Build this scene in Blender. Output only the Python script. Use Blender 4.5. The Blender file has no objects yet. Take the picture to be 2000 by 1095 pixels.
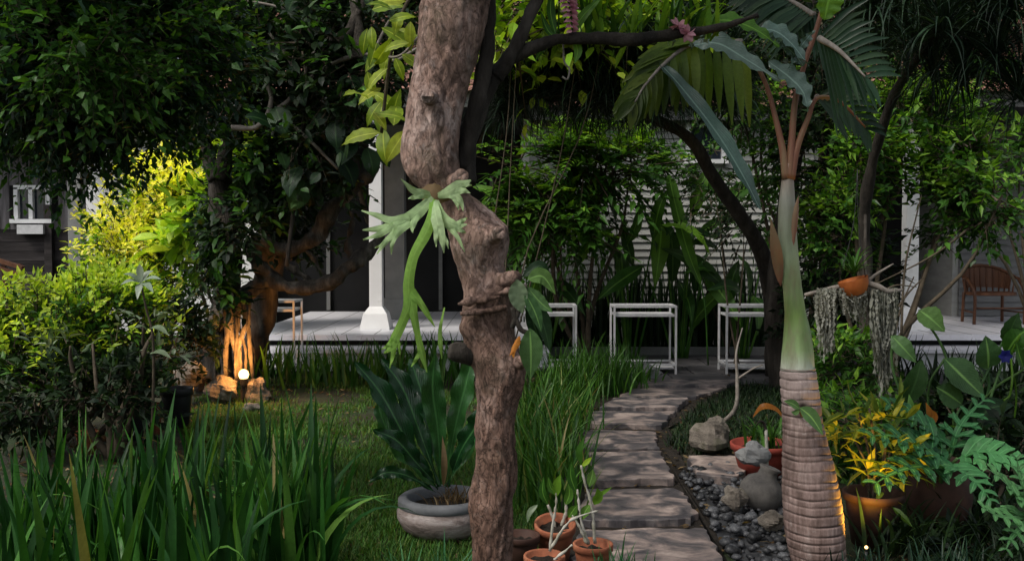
import bpy, math, random
import numpy as np
from mathutils import Vector, Matrix, noise as mn

rng = np.random.default_rng(7)
random.seed(7)
sc = bpy.context.scene
col = sc.collection
R = math.radians

# ------------------------------------------------------------------ camera, sky, sun, exposure
FOC = 1900.0                      # focal length in photo pixels (photo is 2000 wide)
PITCH = math.atan(72.5 / FOC)
CAMZ = 1.5
cam_d = bpy.data.cameras.new('camera')
cam = bpy.data.objects.new('camera', cam_d)
col.objects.link(cam)
cam.location = (0, 0, CAMZ)
cam.rotation_euler = (math.pi / 2 - PITCH, 0, 0)
cam_d.sensor_width = 36.0
cam_d.lens = 36.0 * FOC / 2000.0
cam_d.clip_end = 500
sc.camera = cam

SUN_EL, SUN_AZ = 52.0, 234.0     # azimuth clockwise from +Y (the view direction): to the left, a little behind the camera
w = bpy.data.worlds.new('World')
sc.world = w
w.use_nodes = True
wn = w.node_tree.nodes
wl_ = w.node_tree.links
sky = wn.new('ShaderNodeTexSky')
sky.sky_type = 'NISHITA'
sky.sun_disc = False
sky.sun_elevation = R(SUN_EL)
sky.sun_rotation = R(SUN_AZ)
sky.air_density = 1.0
sky.dust_density = 3.0
hs = wn.new('ShaderNodeHueSaturation')            # thin cloud: a paler sky than the clear blue one
hs.inputs['Saturation'].default_value = 0.4
wl_.new(sky.outputs[0], hs.inputs['Color'])
wl_.new(hs.outputs[0], wn['Background'].inputs[0])
wn['Background'].inputs[1].default_value = 0.085
sun_d = bpy.data.lights.new('sun', 'SUN')
sun = bpy.data.objects.new('sun', sun_d)
col.objects.link(sun)
sun_d.energy = 1.5
sun_d.angle = R(18)
sun_d.color = (1.0, 0.95, 0.86)
az, el = R(SUN_AZ), R(SUN_EL)
sdir = Vector((math.sin(az) * math.cos(el), math.cos(az) * math.cos(el), math.sin(el)))
sun.rotation_euler = sdir.to_track_quat('Z', 'Y').to_euler()
sun.location = sdir * 60
sc.view_settings.view_transform = 'Standard'
sc.view_settings.look = 'None'
sc.view_settings.gamma = 1.0
sc.view_settings.exposure = 0.84
sc.render.engine = 'CYCLES'
sc.cycles.use_denoising = True
sc.cycles.max_bounces = 6
sc.cycles.diffuse_bounces = 3
sc.cycles.glossy_bounces = 2
sc.cycles.transmission_bounces = 4
sc.cycles.transparent_max_bounces = 4
sc.cycles.sample_clamp_indirect = 4.0
sc.cycles.caustics_reflective = False
sc.cycles.caustics_refractive = False

# ------------------------------------------------------------------ placing
CP, SP = math.cos(PITCH), math.sin(PITCH)
def P(px, py, d):
    """world point seen at photo pixel (px, py) at distance d along +Y"""
    x = (px - 1000.0) / FOC
    y = -(py - 547.5) / FOC
    dy = CP + y * SP
    dz = -SP + y * CP
    s = d / dy
    return np.array((x * s, d, CAMZ + dz * s))
def G(px, py, z=0.0):
    x = (px - 1000.0) / FOC
    y = -(py - 547.5) / FOC
    dy = CP + y * SP
    dz = -SP + y * CP
    s = (z - CAMZ) / dz
    return np.array((x * s, dy * s, z))
def S(n, d):
    return n * d / FOC

def unit(a):
    a = np.asarray(a, float)
    return a / (np.linalg.norm(a, axis=-1, keepdims=True) + 1e-9)
def catmull(pts, n):
    pts = np.asarray(pts, float)
    if len(pts) < 3:
        t = np.linspace(0, 1, n)[:, None]
        return pts[0] * (1 - t) + pts[-1] * t
    p = np.vstack([2 * pts[0] - pts[1], pts, 2 * pts[-1] - pts[-2]])
    m = len(pts) - 1
    u = np.linspace(0, m - 1e-6, n)
    i = u.astype(int)
    t = (u - i)[:, None]
    a, b, c, d = p[i], p[i + 1], p[i + 2], p[i + 3]
    return 0.5 * ((2 * b) + (-a + c) * t + (2 * a - 5 * b + 4 * c - d) * t ** 2 + (-a + 3 * b - 3 * c + d) * t ** 3)

# ------------------------------------------------------------------ objects
WLOC = {}
def tag(o, label=None, cat=None, group=None, kind=None):
    if label: o['label'] = label
    if cat: o['category'] = cat
    if group: o['group'] = group
    if kind: o['kind'] = kind
    return o
def thing(name, label, cat, loc, group=None):
    o = bpy.data.objects.new(name, None)
    col.objects.link(o)
    o.empty_display_size = 0.1
    o.location = tuple(float(c) for c in loc)
    WLOC[o.name] = np.array(loc, float)
    return tag(o, label, cat, group)
def wloc(o):
    return WLOC.get(o.name, np.zeros(3)) if o is not None else np.zeros(3)

class MB:
    def __init__(self):
        self.V = []; self.F = []; self.U = []; self.n = 0
    def add(self, V, faces, U=None):
        V = np.asarray(V, float).reshape(-1, 3)
        if U is None: U = np.zeros((len(V), 3))
        self.V.append(V); self.U.append(np.asarray(U, float).reshape(-1, 3))
        for f in faces:
            f = np.asarray(f, np.int64)
            if f.size: self.F.append(f + self.n)
        self.n += len(V)
        return self
    def poly(self, V, faces):
        by = {}
        for f in faces: by.setdefault(len(f), []).append(f)
        return self.add(V, [np.array(x) for x in by.values()])
    def box(self, c, s, rz=0.0):
        c = np.array(c, float); s = np.array(s, float) / 2
        v = np.array([(x, y, z) for x in (-1, 1) for y in (-1, 1) for z in (-1, 1)]) * s
        if rz:
            a = np.array([[math.cos(rz), -math.sin(rz), 0], [math.sin(rz), math.cos(rz), 0], [0, 0, 1]])
            v = v @ a.T
        f = [(0, 1, 3, 2), (4, 6, 7, 5), (0, 4, 5, 1), (2, 3, 7, 6), (0, 2, 6, 4), (1, 5, 7, 3)]
        return self.add(v + c, [np.array(f)])
    def bar(self, a, b, wd, ht, up=(0, 0, 1)):
        a = np.array(a, float); b = np.array(b, float)
        t = unit(b - a); sd = unit(np.cross(t, up)); u = np.cross(sd, t)
        v = [p + sd * x * wd / 2 + u * y * ht / 2 for p in (a, b) for x, y in ((-1, -1), (1, -1), (1, 1), (-1, 1))]
        f = [(0, 1, 2, 3), (7, 6, 5, 4), (0, 4, 5, 1), (1, 5, 6, 2), (2, 6, 7, 3), (3, 7, 4, 0)]
        return self.add(v, [np.array(f)])
    def tube(self, pts, rad, sides=8, n=None, disp=None, ell=None, cap=True):
        pts = np.asarray(pts, float)
        rad = np.asarray(rad, float) if np.ndim(rad) else np.full(len(pts), float(rad))
        if n is None: n = max(2, (len(pts) - 1) * 4)
        c = catmull(pts, n)
        r = np.interp(np.linspace(0, 1, n), np.linspace(0, 1, len(rad)), rad)
        t = unit(np.gradient(c, axis=0))
        ref = np.array((0, 1, 0.01)) if abs(t[0][1]) < 0.9 else np.array((1, 0, 0.01))
        e1 = np.zeros_like(c); e2 = np.zeros_like(c); prev = ref
        for i in range(n):
            a = prev - t[i] * np.dot(prev, t[i]); a = a / np.linalg.norm(a)
            e1[i] = a; e2[i] = np.cross(t[i], a); prev = a
        ang = np.linspace(0, 2 * math.pi, sides, endpoint=False)
        ring = np.cos(ang)[None, :, None] * e1[:, None, :] + np.sin(ang)[None, :, None] * e2[:, None, :]
        V = c[:, None, :] + ring * r[:, None, None]
        if disp is not None:
            flat = V.reshape(-1, 3); rr = ring.reshape(-1, 3)
            dd = np.array([disp(Vector(p)) for p in flat])
            V = (flat + rr * dd[:, None]).reshape(V.shape)
        i = np.arange(n - 1)[:, None] * sides; j = np.arange(sides)[None, :]; k = (j + 1) % sides
        q = np.stack([i + j, i + k, i + sides + k, i + sides + j], -1).reshape(-1, 4)
        U = np.stack([np.broadcast_to(ang[None, :] / 6.2832, (n, sides)), np.broadcast_to(np.linspace(0, 1, n)[:, None], (n, sides)), np.zeros((n, sides))], -1)
        fs = [q]
        Vf = V.reshape(-1, 3)
        if cap:
            Vf = np.vstack([Vf, c[0], c[-1]])
            U = np.vstack([U.reshape(-1, 3), [0, 0, 0], [0, 1, 0]])
            a0 = len(Vf) - 2; a1 = a0 + 1
            j = np.arange(sides); k = (j + 1) % sides
            fs.append(np.stack([k, j, np.full(sides, a0)], -1))
            b = (n - 1) * sides
            fs.append(np.stack([b + j, b + k, np.full(sides, a1)], -1))
        return self.add(Vf, fs, U)
    def lathe(self, c, prof, sides=32, wob=0.0, tilt=None):
        """prof: list of (r, z)"""
        c = np.array(c, float); prof = np.array(prof, float)
        ang = np.linspace(0, 2 * math.pi, sides, endpoint=False)
        m = len(prof)
        V = np.stack([prof[:, 0:1] * np.cos(ang), prof[:, 0:1] * np.sin(ang), np.broadcast_to(prof[:, 1:2], (m, sides))], -1)
        if wob:
            for i in range(m):
                for j in range(sides):
                    v = V[i, j]
                    V[i, j] += unit(np.array((v[0], v[1], 0))) * wob * mn.noise(Vector(v * 6))
        V = V.reshape(-1, 3)
        if tilt is not None: V = V @ np.array(Matrix.Rotation(tilt[0], 3, tilt[1])).T
        i = np.arange(m - 1)[:, None] * sides; j = np.arange(sides)[None, :]; k = (j + 1) % sides
        q = np.stack([i + j, i + k, i + sides + k, i + sides + j], -1).reshape(-1, 4)
        return self.add(V + c, [q])
    def leaf(self, pts, wid, normal, fold=0.25, wave=0.0, seg=12, across=2, wprof=None, wf=5.0):
        """one big leaf along a midrib; wid: half width(s) along it"""
        c = catmull(pts, seg + 1)
        tt = np.linspace(0, 1, seg + 1)
        if np.ndim(wid): hw = np.interp(tt, np.linspace(0, 1, len(wid)), wid)
        else: hw = wid * (wprof(tt) if wprof else np.sin(np.pi * tt ** 0.8))
        t = unit(np.gradient(c, axis=0))
        nrm = np.asarray(normal, float)
        sd = unit(np.cross(t, np.broadcast_to(nrm, t.shape)))
        n2 = np.cross(sd, t)
        u = np.linspace(-1, 1, across * 2 + 1)
        ph = random.random() * 6.28
        V = c[:, None, :] + sd[:, None, :] * (u[None, :, None] * hw[:, None, None]) + n2[:, None, :] * (fold * np.abs(u)[None, :, None] * hw[:, None, None])
        if wave:
            V = V + n2[:, None, :] * (wave * np.sin(tt * wf * 6.28 + ph)[:, None, None] * (np.abs(u) ** 2)[None, :, None] * np.sign(u + 1e-6)[None, :, None])
        k = len(u)
        i = np.arange(seg)[:, None] * k; j = np.arange(k - 1)[None, :]
        q = np.stack([i + j, i + j + 1, i + k + j + 1, i + k + j], -1).reshape(-1, 4)
        U = np.stack([np.broadcast_to(u[None, :], (seg + 1, k)), np.broadcast_to(tt[:, None], (seg + 1, k)), np.zeros((seg + 1, k))], -1)
        return self.add(V, [q], U)
    def blades(self, base, az, length, width, lean, droop, seg=6, fold=0.3, taper=1.0, twist=None):
        """many strap leaves at once; az angle, lean = start angle from vertical, droop = extra bend"""
        N = len(base)
        tt = np.linspace(0, 1, seg + 1)
        ang = lean[:, None] + droop[:, None] * tt[None, :] ** 1.6
        h = np.stack([np.cos(az), np.sin(az), np.zeros(N)], -1)
        step = (length / seg)[:, None]
        dx = np.sin(ang) * step; dz = np.cos(ang) * step
        cx = np.concatenate([np.zeros((N, 1)), np.cumsum((dx[:, 1:] + dx[:, :-1]) / 2, 1)], 1)
        cz = np.concatenate([np.zeros((N, 1)), np.cumsum((dz[:, 1:] + dz[:, :-1]) / 2, 1)], 1)
        c = base[:, None, :] + h[:, None, :] * cx[..., None] + np.array((0, 0, 1.0)) * cz[..., None]
        sd = np.stack([-np.sin(az), np.cos(az), np.zeros(N)], -1)
        if twist is not None:
            sd = sd * np.cos(twist)[:, None] + h * np.sin(twist)[:, None]
        nr = np.stack([np.cos(ang), np.sin(ang)], -1)
        nv = -h[:, None, :] * nr[..., 0:1] + np.array((0, 0, 1.0)) * nr[..., 1:2]
        prof = np.clip(np.minimum(0.55 + tt * 2.0, (1 - tt) ** (0.7 * taper) * 1.35), 0.0, 1.0)
        prof[-1] = 0.03
        hw = (width / 2)[:, None] * prof[None, :]
        u = np.array((-1, 0, 1.0))
        V = c[:, :, None, :] + sd[:, None, None, :] * (hw[:, :, None, None] * u[None, None, :, None]) + nv[:, :, None, :] * (fold * hw[:, :, None, None] * np.abs(u)[None, None, :, None])
        k = 3; per = (seg + 1) * k
        i = np.arange(seg)[:, None] * k; j = np.arange(2)[None, :]
        q = np.stack([i + j, i + j + 1, i + k + j + 1, i + k + j], -1).reshape(-1, 4)
        q = (q[None] + (np.arange(N) * per)[:, None, None]).reshape(-1, 4)
        U = np.zeros((N, seg + 1, k, 3)); U[..., 0] = u; U[..., 1] = tt[None, :, None]
        return self.add(V, [q], U)
    def leaves(self, base, dr, nrm, length, width, curl=0.15, rich=False, fold=0.2):
        """many small leaves at once"""
        N = len(base)
        dr = unit(dr); sd = unit(np.cross(dr, nrm)); up = np.cross(sd, dr)
        L = np.broadcast_to(length, (N,))[:, None]; W = np.broadcast_to(width, (N,))[:, None] / 2
        def pt(a, s, z): return base + dr * (a * L) + sd * (s * W) + up * (z * L)
        if rich:
            vs = [pt(0, 0, 0), pt(.25, -.8, fold * .3), pt(.25, 0, 0.02), pt(.25, .8, fold * .3), pt(.62, -.85, fold * .3 - curl * .3), pt(.62, 0, .02 - curl * .3),
                  pt(.62, .85, fold * .3 - curl * .3), pt(1, 0, -curl)]
            tri = np.array([(0, 2, 1), (0, 3, 2), (4, 5, 7), (5, 6, 7)]); qd = np.array([(1, 2, 5, 4), (2, 3, 6, 5)]); k = 8
        else:
            vs = [pt(0, 0, 0), pt(.35, -1, fold * .25), pt(.4, 0, 0), pt(.35, 1, fold * .25), pt(1, 0, -curl)]
            tri = np.array([(0, 2, 1), (0, 3, 2), (1, 2, 4), (2, 3, 4)]); qd = np.zeros((0, 4), int); k = 5
        V = np.stack(vs, 1)
        o = (np.arange(N) * k)[:, None, None]
        fs = [(tri[None] + o).reshape(-1, 3)]
        if len(qd): fs.append((qd[None] + o).reshape(-1, 4))
        return self.add(V, fs)
    def mesh(self, name, mat, off=(0, 0, 0), smooth=True):
        V = np.concatenate(self.V) - np.asarray(off, float)
        U = np.concatenate(self.U)
        me = bpy.data.meshes.new(name)
        me.vertices.add(len(V)); me.vertices.foreach_set('co', V.astype(np.float32).ravel())
        loops = np.concatenate([f.ravel() for f in self.F])
        tot = np.concatenate([np.full(len(f), f.shape[1]) for f in self.F])
        st = np.concatenate([[0], np.cumsum(tot)[:-1]])
        me.loops.add(len(loops)); me.loops.foreach_set('vertex_index', loops.astype(np.int32))
        me.polygons.add(len(tot)); me.polygons.foreach_set('loop_start', st.astype(np.int32)); me.polygons.foreach_set('loop_total', tot.astype(np.int32))
        me.polygons.foreach_set('use_smooth', np.full(len(tot), smooth))
        me.update(calc_edges=True)
        at = me.attributes.new('luv', 'FLOAT_VECTOR', 'POINT')
        at.data.foreach_set('vector', U.astype(np.float32).ravel())
        for m in (mat if isinstance(mat, (list, tuple)) else [mat]): me.materials.append(m)
        return me
    def build(self, name, mat, parent=None, smooth=True, at=None, mod=None):
        off = wloc(parent) if parent is not None else (np.array(at, float) if at is not None else np.zeros(3))
        me = self.mesh(name, mat, off, smooth)
        o = bpy.data.objects.new(name, me)
        col.objects.link(o)
        WLOC[o.name] = np.array(off)
        if parent is not None: o.parent = parent
        else: o.location = off
        if mod == 'bevel':
            b = o.modifiers.new('bevel', 'BEVEL'); b.width = 0.004; b.segments = 2; b.limit_method = 'ANGLE'
        return o
def frame(base, dr, nrm, s):
    d = unit(dr); x = unit(np.cross(d, nrm)); z = np.cross(x, d)
    s = (s, s, s) if np.ndim(s) == 0 else s
    m = Matrix(((x[0] * s[0], d[0] * s[1], z[0] * s[2], base[0]), (x[1] * s[0], d[1] * s[1], z[1] * s[2], base[1]), (x[2] * s[0], d[2] * s[1], z[2] * s[2], base[2]), (0, 0, 0, 1)))
    return m
def inst(name, me, parent, base, dr, nrm, s):
    o = bpy.data.objects.new(name, me)
    col.objects.link(o)
    o.parent = parent
    o.matrix_basis = frame(np.asarray(base, float) - wloc(parent), dr, nrm, s)
    WLOC[o.name] = wloc(parent)
    return o

# ------------------------------------------------------------------ materials
MATS = {}
def newmat(name):
    m = bpy.data.materials.new(name); m.use_nodes = True
    nt = m.node_tree
    return m, nt.nodes, nt.links, nt.nodes['Principled BSDF'], nt.nodes['Material Output']
def ramp(nd, cols, pos=None):
    r = nd.new('ShaderNodeValToRGB'); e = r.color_ramp.elements
    n = len(cols); pos = pos or [i / max(1, n - 1) for i in range(n)]
    while len(e) < n: e.new(0.5)
    for k in range(n):
        e[k].position = pos[k]; e[k].color = (*cols[k][:3], 1)
    return r
def tex(nd, ln, kind, scale, coord='Object', stretch=None, detail=5, rough=0.6, dist=0.0):
    tc = nd.new('ShaderNodeTexCoord'); out = tc.outputs[coord]
    if stretch is not None:
        mp = nd.new('ShaderNodeMapping'); mp.inputs['Scale'].default_value = stretch
        ln.new(out, mp.inputs['Vector']); out = mp.outputs[0]
    if kind == 'noise':
        t = nd.new('ShaderNodeTexNoise'); t.inputs['Detail'].default_value = detail; t.inputs['Roughness'].default_value = rough; t.inputs['Distortion'].default_value = dist
    elif kind == 'vor':
        t = nd.new('ShaderNodeTexVoronoi')
    elif kind == 'wave':
        t = nd.new('ShaderNodeTexWave'); t.inputs['Distortion'].default_value = dist; t.inputs['Detail'].default_value = detail
    t.inputs['Scale'].default_value = scale
    ln.new(out, t.inputs['Vector'])
    return t
def mixc(nd, ln, mode, fac, a, b):
    m = nd.new('ShaderNodeMix'); m.data_type = 'RGBA'; m.blend_type = mode
    for s, v in ((m.inputs[0], fac), (m.inputs[6], a), (m.inputs[7], b)):
        if hasattr(v, 'links'): ln.new(v, s)
        else: s.default_value = v if np.ndim(v) == 0 else (*v[:3], 1)
    return m.outputs[2]
def bump(nd, ln, h, bs, strength=0.5, dist=0.01):
    b = nd.new('ShaderNodeBump'); b.inputs['Strength'].default_value = strength; b.inputs['Distance'].default_value = dist
    ln.new(h, b.inputs['Height'])
    ln.new(b.outputs[0], bs.inputs['Normal'])
    return b
def leafmat(name, cols, rough=0.45, trans=0.3, vein=0.0, tcol=None, spec=0.25, pos=None, byobj=False, var=0.5, veinc=None):
    if name in MATS: return MATS[name]
    m, nd, ln, bs, out = newmat(name)
    if byobj:
        g = nd.new('ShaderNodeObjectInfo'); rnd = g.outputs['Random']
    else:
        g = nd.new('ShaderNodeNewGeometry'); rnd = g.outputs['Random Per Island']
    rp = ramp(nd, cols, pos); ln.new(rnd, rp.inputs[0])
    nz = tex(nd, ln, 'noise', 2.3, detail=2)
    nr = ramp(nd, [(var, var, var), (1.25, 1.25, 1.25)], [0.3, 0.7]); ln.new(nz.outputs[0], nr.inputs[0])
    c = mixc(nd, ln, 'MULTIPLY', 1.0, rp.outputs[0], nr.outputs[0])
    n2 = tex(nd, ln, 'noise', 60, detail=3)
    r2 = ramp(nd, [(.75, .75, .75), (1.15, 1.15, 1.15)], [.3, .7]); ln.new(n2.outputs[0], r2.inputs[0])
    c = mixc(nd, ln, 'MULTIPLY', 0.7, c, r2.outputs[0])
    if vein:
        at = nd.new('ShaderNodeAttribute'); at.attribute_name = 'luv'
        sp = nd.new('ShaderNodeSeparateXYZ'); ln.new(at.outputs['Vector'], sp.inputs[0])
        ab = nd.new('ShaderNodeMath'); ab.operation = 'ABSOLUTE'; ln.new(sp.outputs[0], ab.inputs[0])
        mr = ramp(nd, [(1, 1, 1), (0, 0, 0)], [0.03, 0.12]); ln.new(ab.outputs[0], mr.inputs[0])
        c = mixc(nd, ln, 'MIX', mixfac(nd, ln, mr.outputs[0], vein), c, veinc or tuple(min(1, x * 2.2 + 0.03) for x in cols[-1]))
        # side veins as fine relief
        a2 = nd.new('ShaderNodeMath'); a2.operation = 'MULTIPLY'; ln.new(ab.outputs[0], a2.inputs[0]); a2.inputs[1].default_value = -0.35
        a3 = nd.new('ShaderNodeMath'); a3.operation = 'ADD'; ln.new(sp.outputs[1], a3.inputs[0]); ln.new(a2.outputs[0], a3.inputs[1])
        a4 = nd.new('ShaderNodeMath'); a4.operation = 'MULTIPLY'; ln.new(a3.outputs[0], a4.inputs[0]); a4.inputs[1].default_value = 95
        a5 = nd.new('ShaderNodeMath'); a5.operation = 'SINE'; ln.new(a4.outputs[0], a5.inputs[0])
        bump(nd, ln, a5.outputs[0], bs, 0.25, 0.004)
    ln.new(c, bs.inputs['Base Color'])
    bs.inputs['Roughness'].default_value = rough
    bs.inputs['Specular IOR Level'].default_value = spec
    if trans:
        tr = nd.new('ShaderNodeBsdfTranslucent')
        tc = mixc(nd, ln, 'MULTIPLY', 1.0, c, tcol or (1.7, 1.6, 0.6))
        ln.new(tc, tr.inputs[0])
        mx = nd.new('ShaderNodeMixShader'); mx.inputs[0].default_value = trans
        ln.new(bs.outputs[0], mx.inputs[1]); ln.new(tr.outputs[0], mx.inputs[2]); ln.new(mx.outputs[0], out.inputs[0])
    MATS[name] = m
    return m
def mixfac(nd, ln, colr, k):
    mm = nd.new('ShaderNodeMath'); mm.operation = 'MULTIPLY'; ln.new(colr, mm.inputs[0]); mm.inputs[1].default_value = k
    return mm.outputs[0]
def roughmat(name, cols, scale=6, rough=0.85, bstr=0.4, bdist=0.01, stretch=None, pos=None, bscale=None, dist=0.0, spec=0.3, grime=None, byobj=0.0, coord='Object'):
    if name in MATS: return MATS[name]
    m, nd, ln, bs, out = newmat(name)
    nz = tex(nd, ln, 'noise', scale, coord=coord, stretch=stretch, detail=8, rough=0.65, dist=dist)
    pos = pos or [0.3 + 0.4 * i / max(1, len(cols) - 1) for i in range(len(cols))]
    rp = ramp(nd, cols, pos); ln.new(nz.outputs[0], rp.inputs[0]); c = rp.outputs[0]
    if grime:
        g = tex(nd, ln, 'noise', grime[1], coord=coord, detail=4); gr = ramp(nd, [(0, 0, 0), (1, 1, 1)], grime[2]); ln.new(g.outputs[0], gr.inputs[0])
        c = mixc(nd, ln, 'MIX', gr.outputs[0], c, grime[0])
    if byobj:
        oi = nd.new('ShaderNodeObjectInfo'); rr = ramp(nd, [(1 - byobj,) * 3, (1 + byobj,) * 3]); ln.new(oi.outputs['Random'], rr.inputs[0])
        c = mixc(nd, ln, 'MULTIPLY', 1.0, c, rr.outputs[0])
    ln.new(c, bs.inputs['Base Color'])
    bs.inputs['Roughness'].default_value = rough; bs.inputs['Specular IOR Level'].default_value = spec
    b = tex(nd, ln, 'noise', bscale or scale * 6, coord=coord, stretch=stretch, detail=6, rough=0.7)
    bump(nd, ln, b.outputs[0], bs, bstr, bdist)
    MATS[name] = m
    return m
def emit(name, c, s):
    m, nd, ln, bs, out = newmat(name)
    bs.inputs['Base Color'].default_value = (*c, 1); bs.inputs['Emission Color'].default_value = (*c, 1); bs.inputs['Emission Strength'].default_value = s
    return m

def barkmat():
    m, nd, ln, bs, out = newmat('smooth_bark')
    a = tex(nd, ln, 'noise', 4.5, stretch=(1, 1, .5), detail=10, rough=.72, dist=1.2)
    r = ramp(nd, [(.04, .024, .018), (.17, .105, .078), (.32, .21, .17), (.45, .34, .3), (.58, .52, .5)], [.28, .41, .51, .61, .74]); ln.new(a.outputs[0], r.inputs[0])
    v = tex(nd, ln, 'noise', 20, stretch=(1, 1, .55), detail=8, rough=.8, dist=2.2)
    vr = ramp(nd, [(.22, .18, .16), (1.05, 1.05, 1.05)], [.38, .5]); ln.new(v.outputs[0], vr.inputs[0])
    c = mixc(nd, ln, 'MULTIPLY', .8, r.outputs[0], vr.outputs[0])
    l = tex(nd, ln, 'noise', 13, detail=9, rough=.85, dist=.5); lr = ramp(nd, [(0, 0, 0), (1, 1, 1)], [.56, .66]); ln.new(l.outputs[0], lr.inputs[0])
    c = mixc(nd, ln, 'MIX', mixfac(nd, ln, lr.outputs[0], .6), c, (.44, .41, .4))
    ms = tex(nd, ln, 'noise', 3.3, detail=7, rough=.7); mr = ramp(nd, [(0, 0, 0), (1, 1, 1)], [.52, .66]); ln.new(ms.outputs[0], mr.inputs[0])
    c = mixc(nd, ln, 'MIX', mixfac(nd, ln, mr.outputs[0], .55), c, (.05, .05, .022))
    ln.new(c, bs.inputs['Base Color']); bs.inputs['Roughness'].default_value = .72; bs.inputs['Specular IOR Level'].default_value = .3
    b = tex(nd, ln, 'noise', 38, stretch=(1, 1, .5), detail=9, rough=.8, dist=1.2)
    ad = nd.new('ShaderNodeMath'); ad.operation = 'ADD'; ln.new(b.outputs[0], ad.inputs[0]); ln.new(vr.outputs[0], ad.inputs[1])
    vo = tex(nd, ln, 'vor', 34, stretch=(1, 1, .4)); vo.feature = 'DISTANCE_TO_EDGE'
    wz = tex(nd, ln, 'noise', 12, detail=5); wm = nd.new('ShaderNodeVectorMath'); wm.operation = 'MULTIPLY_ADD'
    ln.new(wz.outputs[1], wm.inputs[0]); wm.inputs[1].default_value = (.07, .07, .12)
    ln.new(vo.inputs['Vector'].links[0].from_socket, wm.inputs[2]); ln.new(wm.outputs[0], vo.inputs['Vector'])
    cr = ramp(nd, [(.3, .27, .25), (1, 1, 1)], [.0, .06]); ln.new(vo.outputs['Distance'], cr.inputs[0])
    cmask = tex(nd, ln, 'noise', 2.2, detail=4)
    tz = nd.new('ShaderNodeTexCoord'); sz = nd.new('ShaderNodeSeparateXYZ'); ln.new(tz.outputs['Object'], sz.inputs[0])
    ma = nd.new('ShaderNodeMath'); ma.operation = 'MULTIPLY_ADD'; ln.new(cmask.outputs[0], ma.inputs[0]); ma.inputs[1].default_value = .9; ln.new(sz.outputs[2], ma.inputs[2])
    old = ramp(nd, [(1, 1, 1), (0, 0, 0)], [.0, 1.0]); mp_ = nd.new('ShaderNodeMapRange'); mp_.inputs[1].default_value = 1.45; mp_.inputs[2].default_value = 1.85; mp_.inputs[3].default_value = 1.0; mp_.inputs[4].default_value = .12
    ln.new(ma.outputs[0], mp_.inputs[0]); ck = nd.new('ShaderNodeRGB'); ck = mp_
    c = mixc(nd, ln, 'MULTIPLY', mixfac(nd, ln, mp_.outputs[0], .75), c, (.62, .52, .45))
    c2 = mixc(nd, ln, 'MULTIPLY', ck.outputs[0], c, cr.outputs[0]); ln.new(c2, bs.inputs['Base Color'])
    a2 = nd.new('ShaderNodeMath'); a2.operation = 'ADD'; ln.new(ad.outputs[0], a2.inputs[0]); ln.new(mixfac(nd, ln, cr.outputs[0], .8), a2.inputs[1])
    bump(nd, ln, a2.outputs[0], bs, .8, .008)
    return m
BARK = barkmat()
DARKBARK = roughmat('dark_bark', [(.008, .007, .006), (.028, .023, .018), (.075, .064, .054)], 9, .9, .8, .02, (1, 1, .3))
GREYBARK = roughmat('grey_bark', [(.02, .017, .014), (.075, .063, .052), (.2, .175, .15)], 11, .9, 1.0, .03, (1, 1, .4))
TWIG = roughmat('twig_bark', [(.04, .03, .02), (.1, .08, .055)], 20, .9, .3, .004)
PALETWIG = roughmat('pale_twig', [(.12, .1, .085), (.28, .25, .22)], 20, .85, .3, .004)
SOIL = roughmat('soil', [(.012, .009, .007), (.03, .023, .017), (.055, .043, .032)], 14, .95, .9, .03)
WHITE = roughmat('white_paint', [(.74, .74, .74), (.84, .84, .84)], 3, .5, .05, .003, grime=((.5, .48, .45), 5, [.62, .9]))
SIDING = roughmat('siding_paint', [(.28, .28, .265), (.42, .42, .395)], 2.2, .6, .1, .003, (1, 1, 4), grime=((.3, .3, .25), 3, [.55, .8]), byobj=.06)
SHADESIDE = roughmat('shaded_siding_paint', [(.13, .13, .13), (.2, .2, .195)], 2.2, .6, .1, .003, (1, 1, 4), byobj=.06)  # darker copy of the siding: porch-roof shade put into the colour
GREYPAINT = roughmat('grey_plaster', [(.16, .16, .16), (.26, .26, .25)], 3, .7, .1, .004)
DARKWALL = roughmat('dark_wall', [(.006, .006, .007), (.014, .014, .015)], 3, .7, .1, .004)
TILE = roughmat('porch_tile', [(.6, .59, .63), (.76, .75, .79)], 5, .35, .05, .002)
METAL = roughmat('pale_metal', [(.5, .5, .51), (.7, .7, .71)], 12, .45, .1, .002)
TERRA = roughmat('terracotta', [(.16, .05, .025), (.3, .1, .05), (.4, .17, .09)], 9, .8, .2, .004, grime=((.12, .1, .07), 6, [.55, .75]))
DARKPOT = roughmat('dark_plastic', [(.012, .012, .014), (.03, .03, .032)], 8, .5, .1, .003)
BROWNPOT = roughmat('brown_pot', [(.03, .014, .01), (.075, .035, .024)], 7, .7, .2, .004)
CHAIRWOOD = roughmat('reddish_wood', [(.07, .028, .014), (.15, .064, .032)], 8, .45, .15, .003, (1, 1, .2))
OLDWOOD = roughmat('weathered_wood', [(.04, .035, .035), (.12, .11, .115), (.24, .225, .24)], 7, .9, .5, .008, (1, 1, .12), byobj=.2)
OLDWOODH = roughmat('weathered_board', [(.012, .01, .009), (.035, .03, .03), (.07, .06, .06)], 7, .9, .5, .008, (.12, 1, 1), byobj=.25)
ROCK = roughmat('rock', [(.07, .06, .05), (.2, .17, .14), (.34, .3, .26)], 6, .9, .8, .03, grime=((.05, .06, .02), 4, [.5, .7]))
ROOFT = roughmat('roof_tile', [(.1, .05, .04), (.24, .12, .09), (.33, .19, .15)], 4, .85, .3, .01, byobj=.2)
PEBBLE = roughmat('pebble', [(.022, .023, .026), (.055, .056, .06), (.15, .15, .155)], 5, .4, .15, .004, byobj=.75)
GLASS = roughmat('window_glass', [(.012, .016, .022), (.03, .04, .055)], 2, .08, .02, .002, spec=.6)
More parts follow.
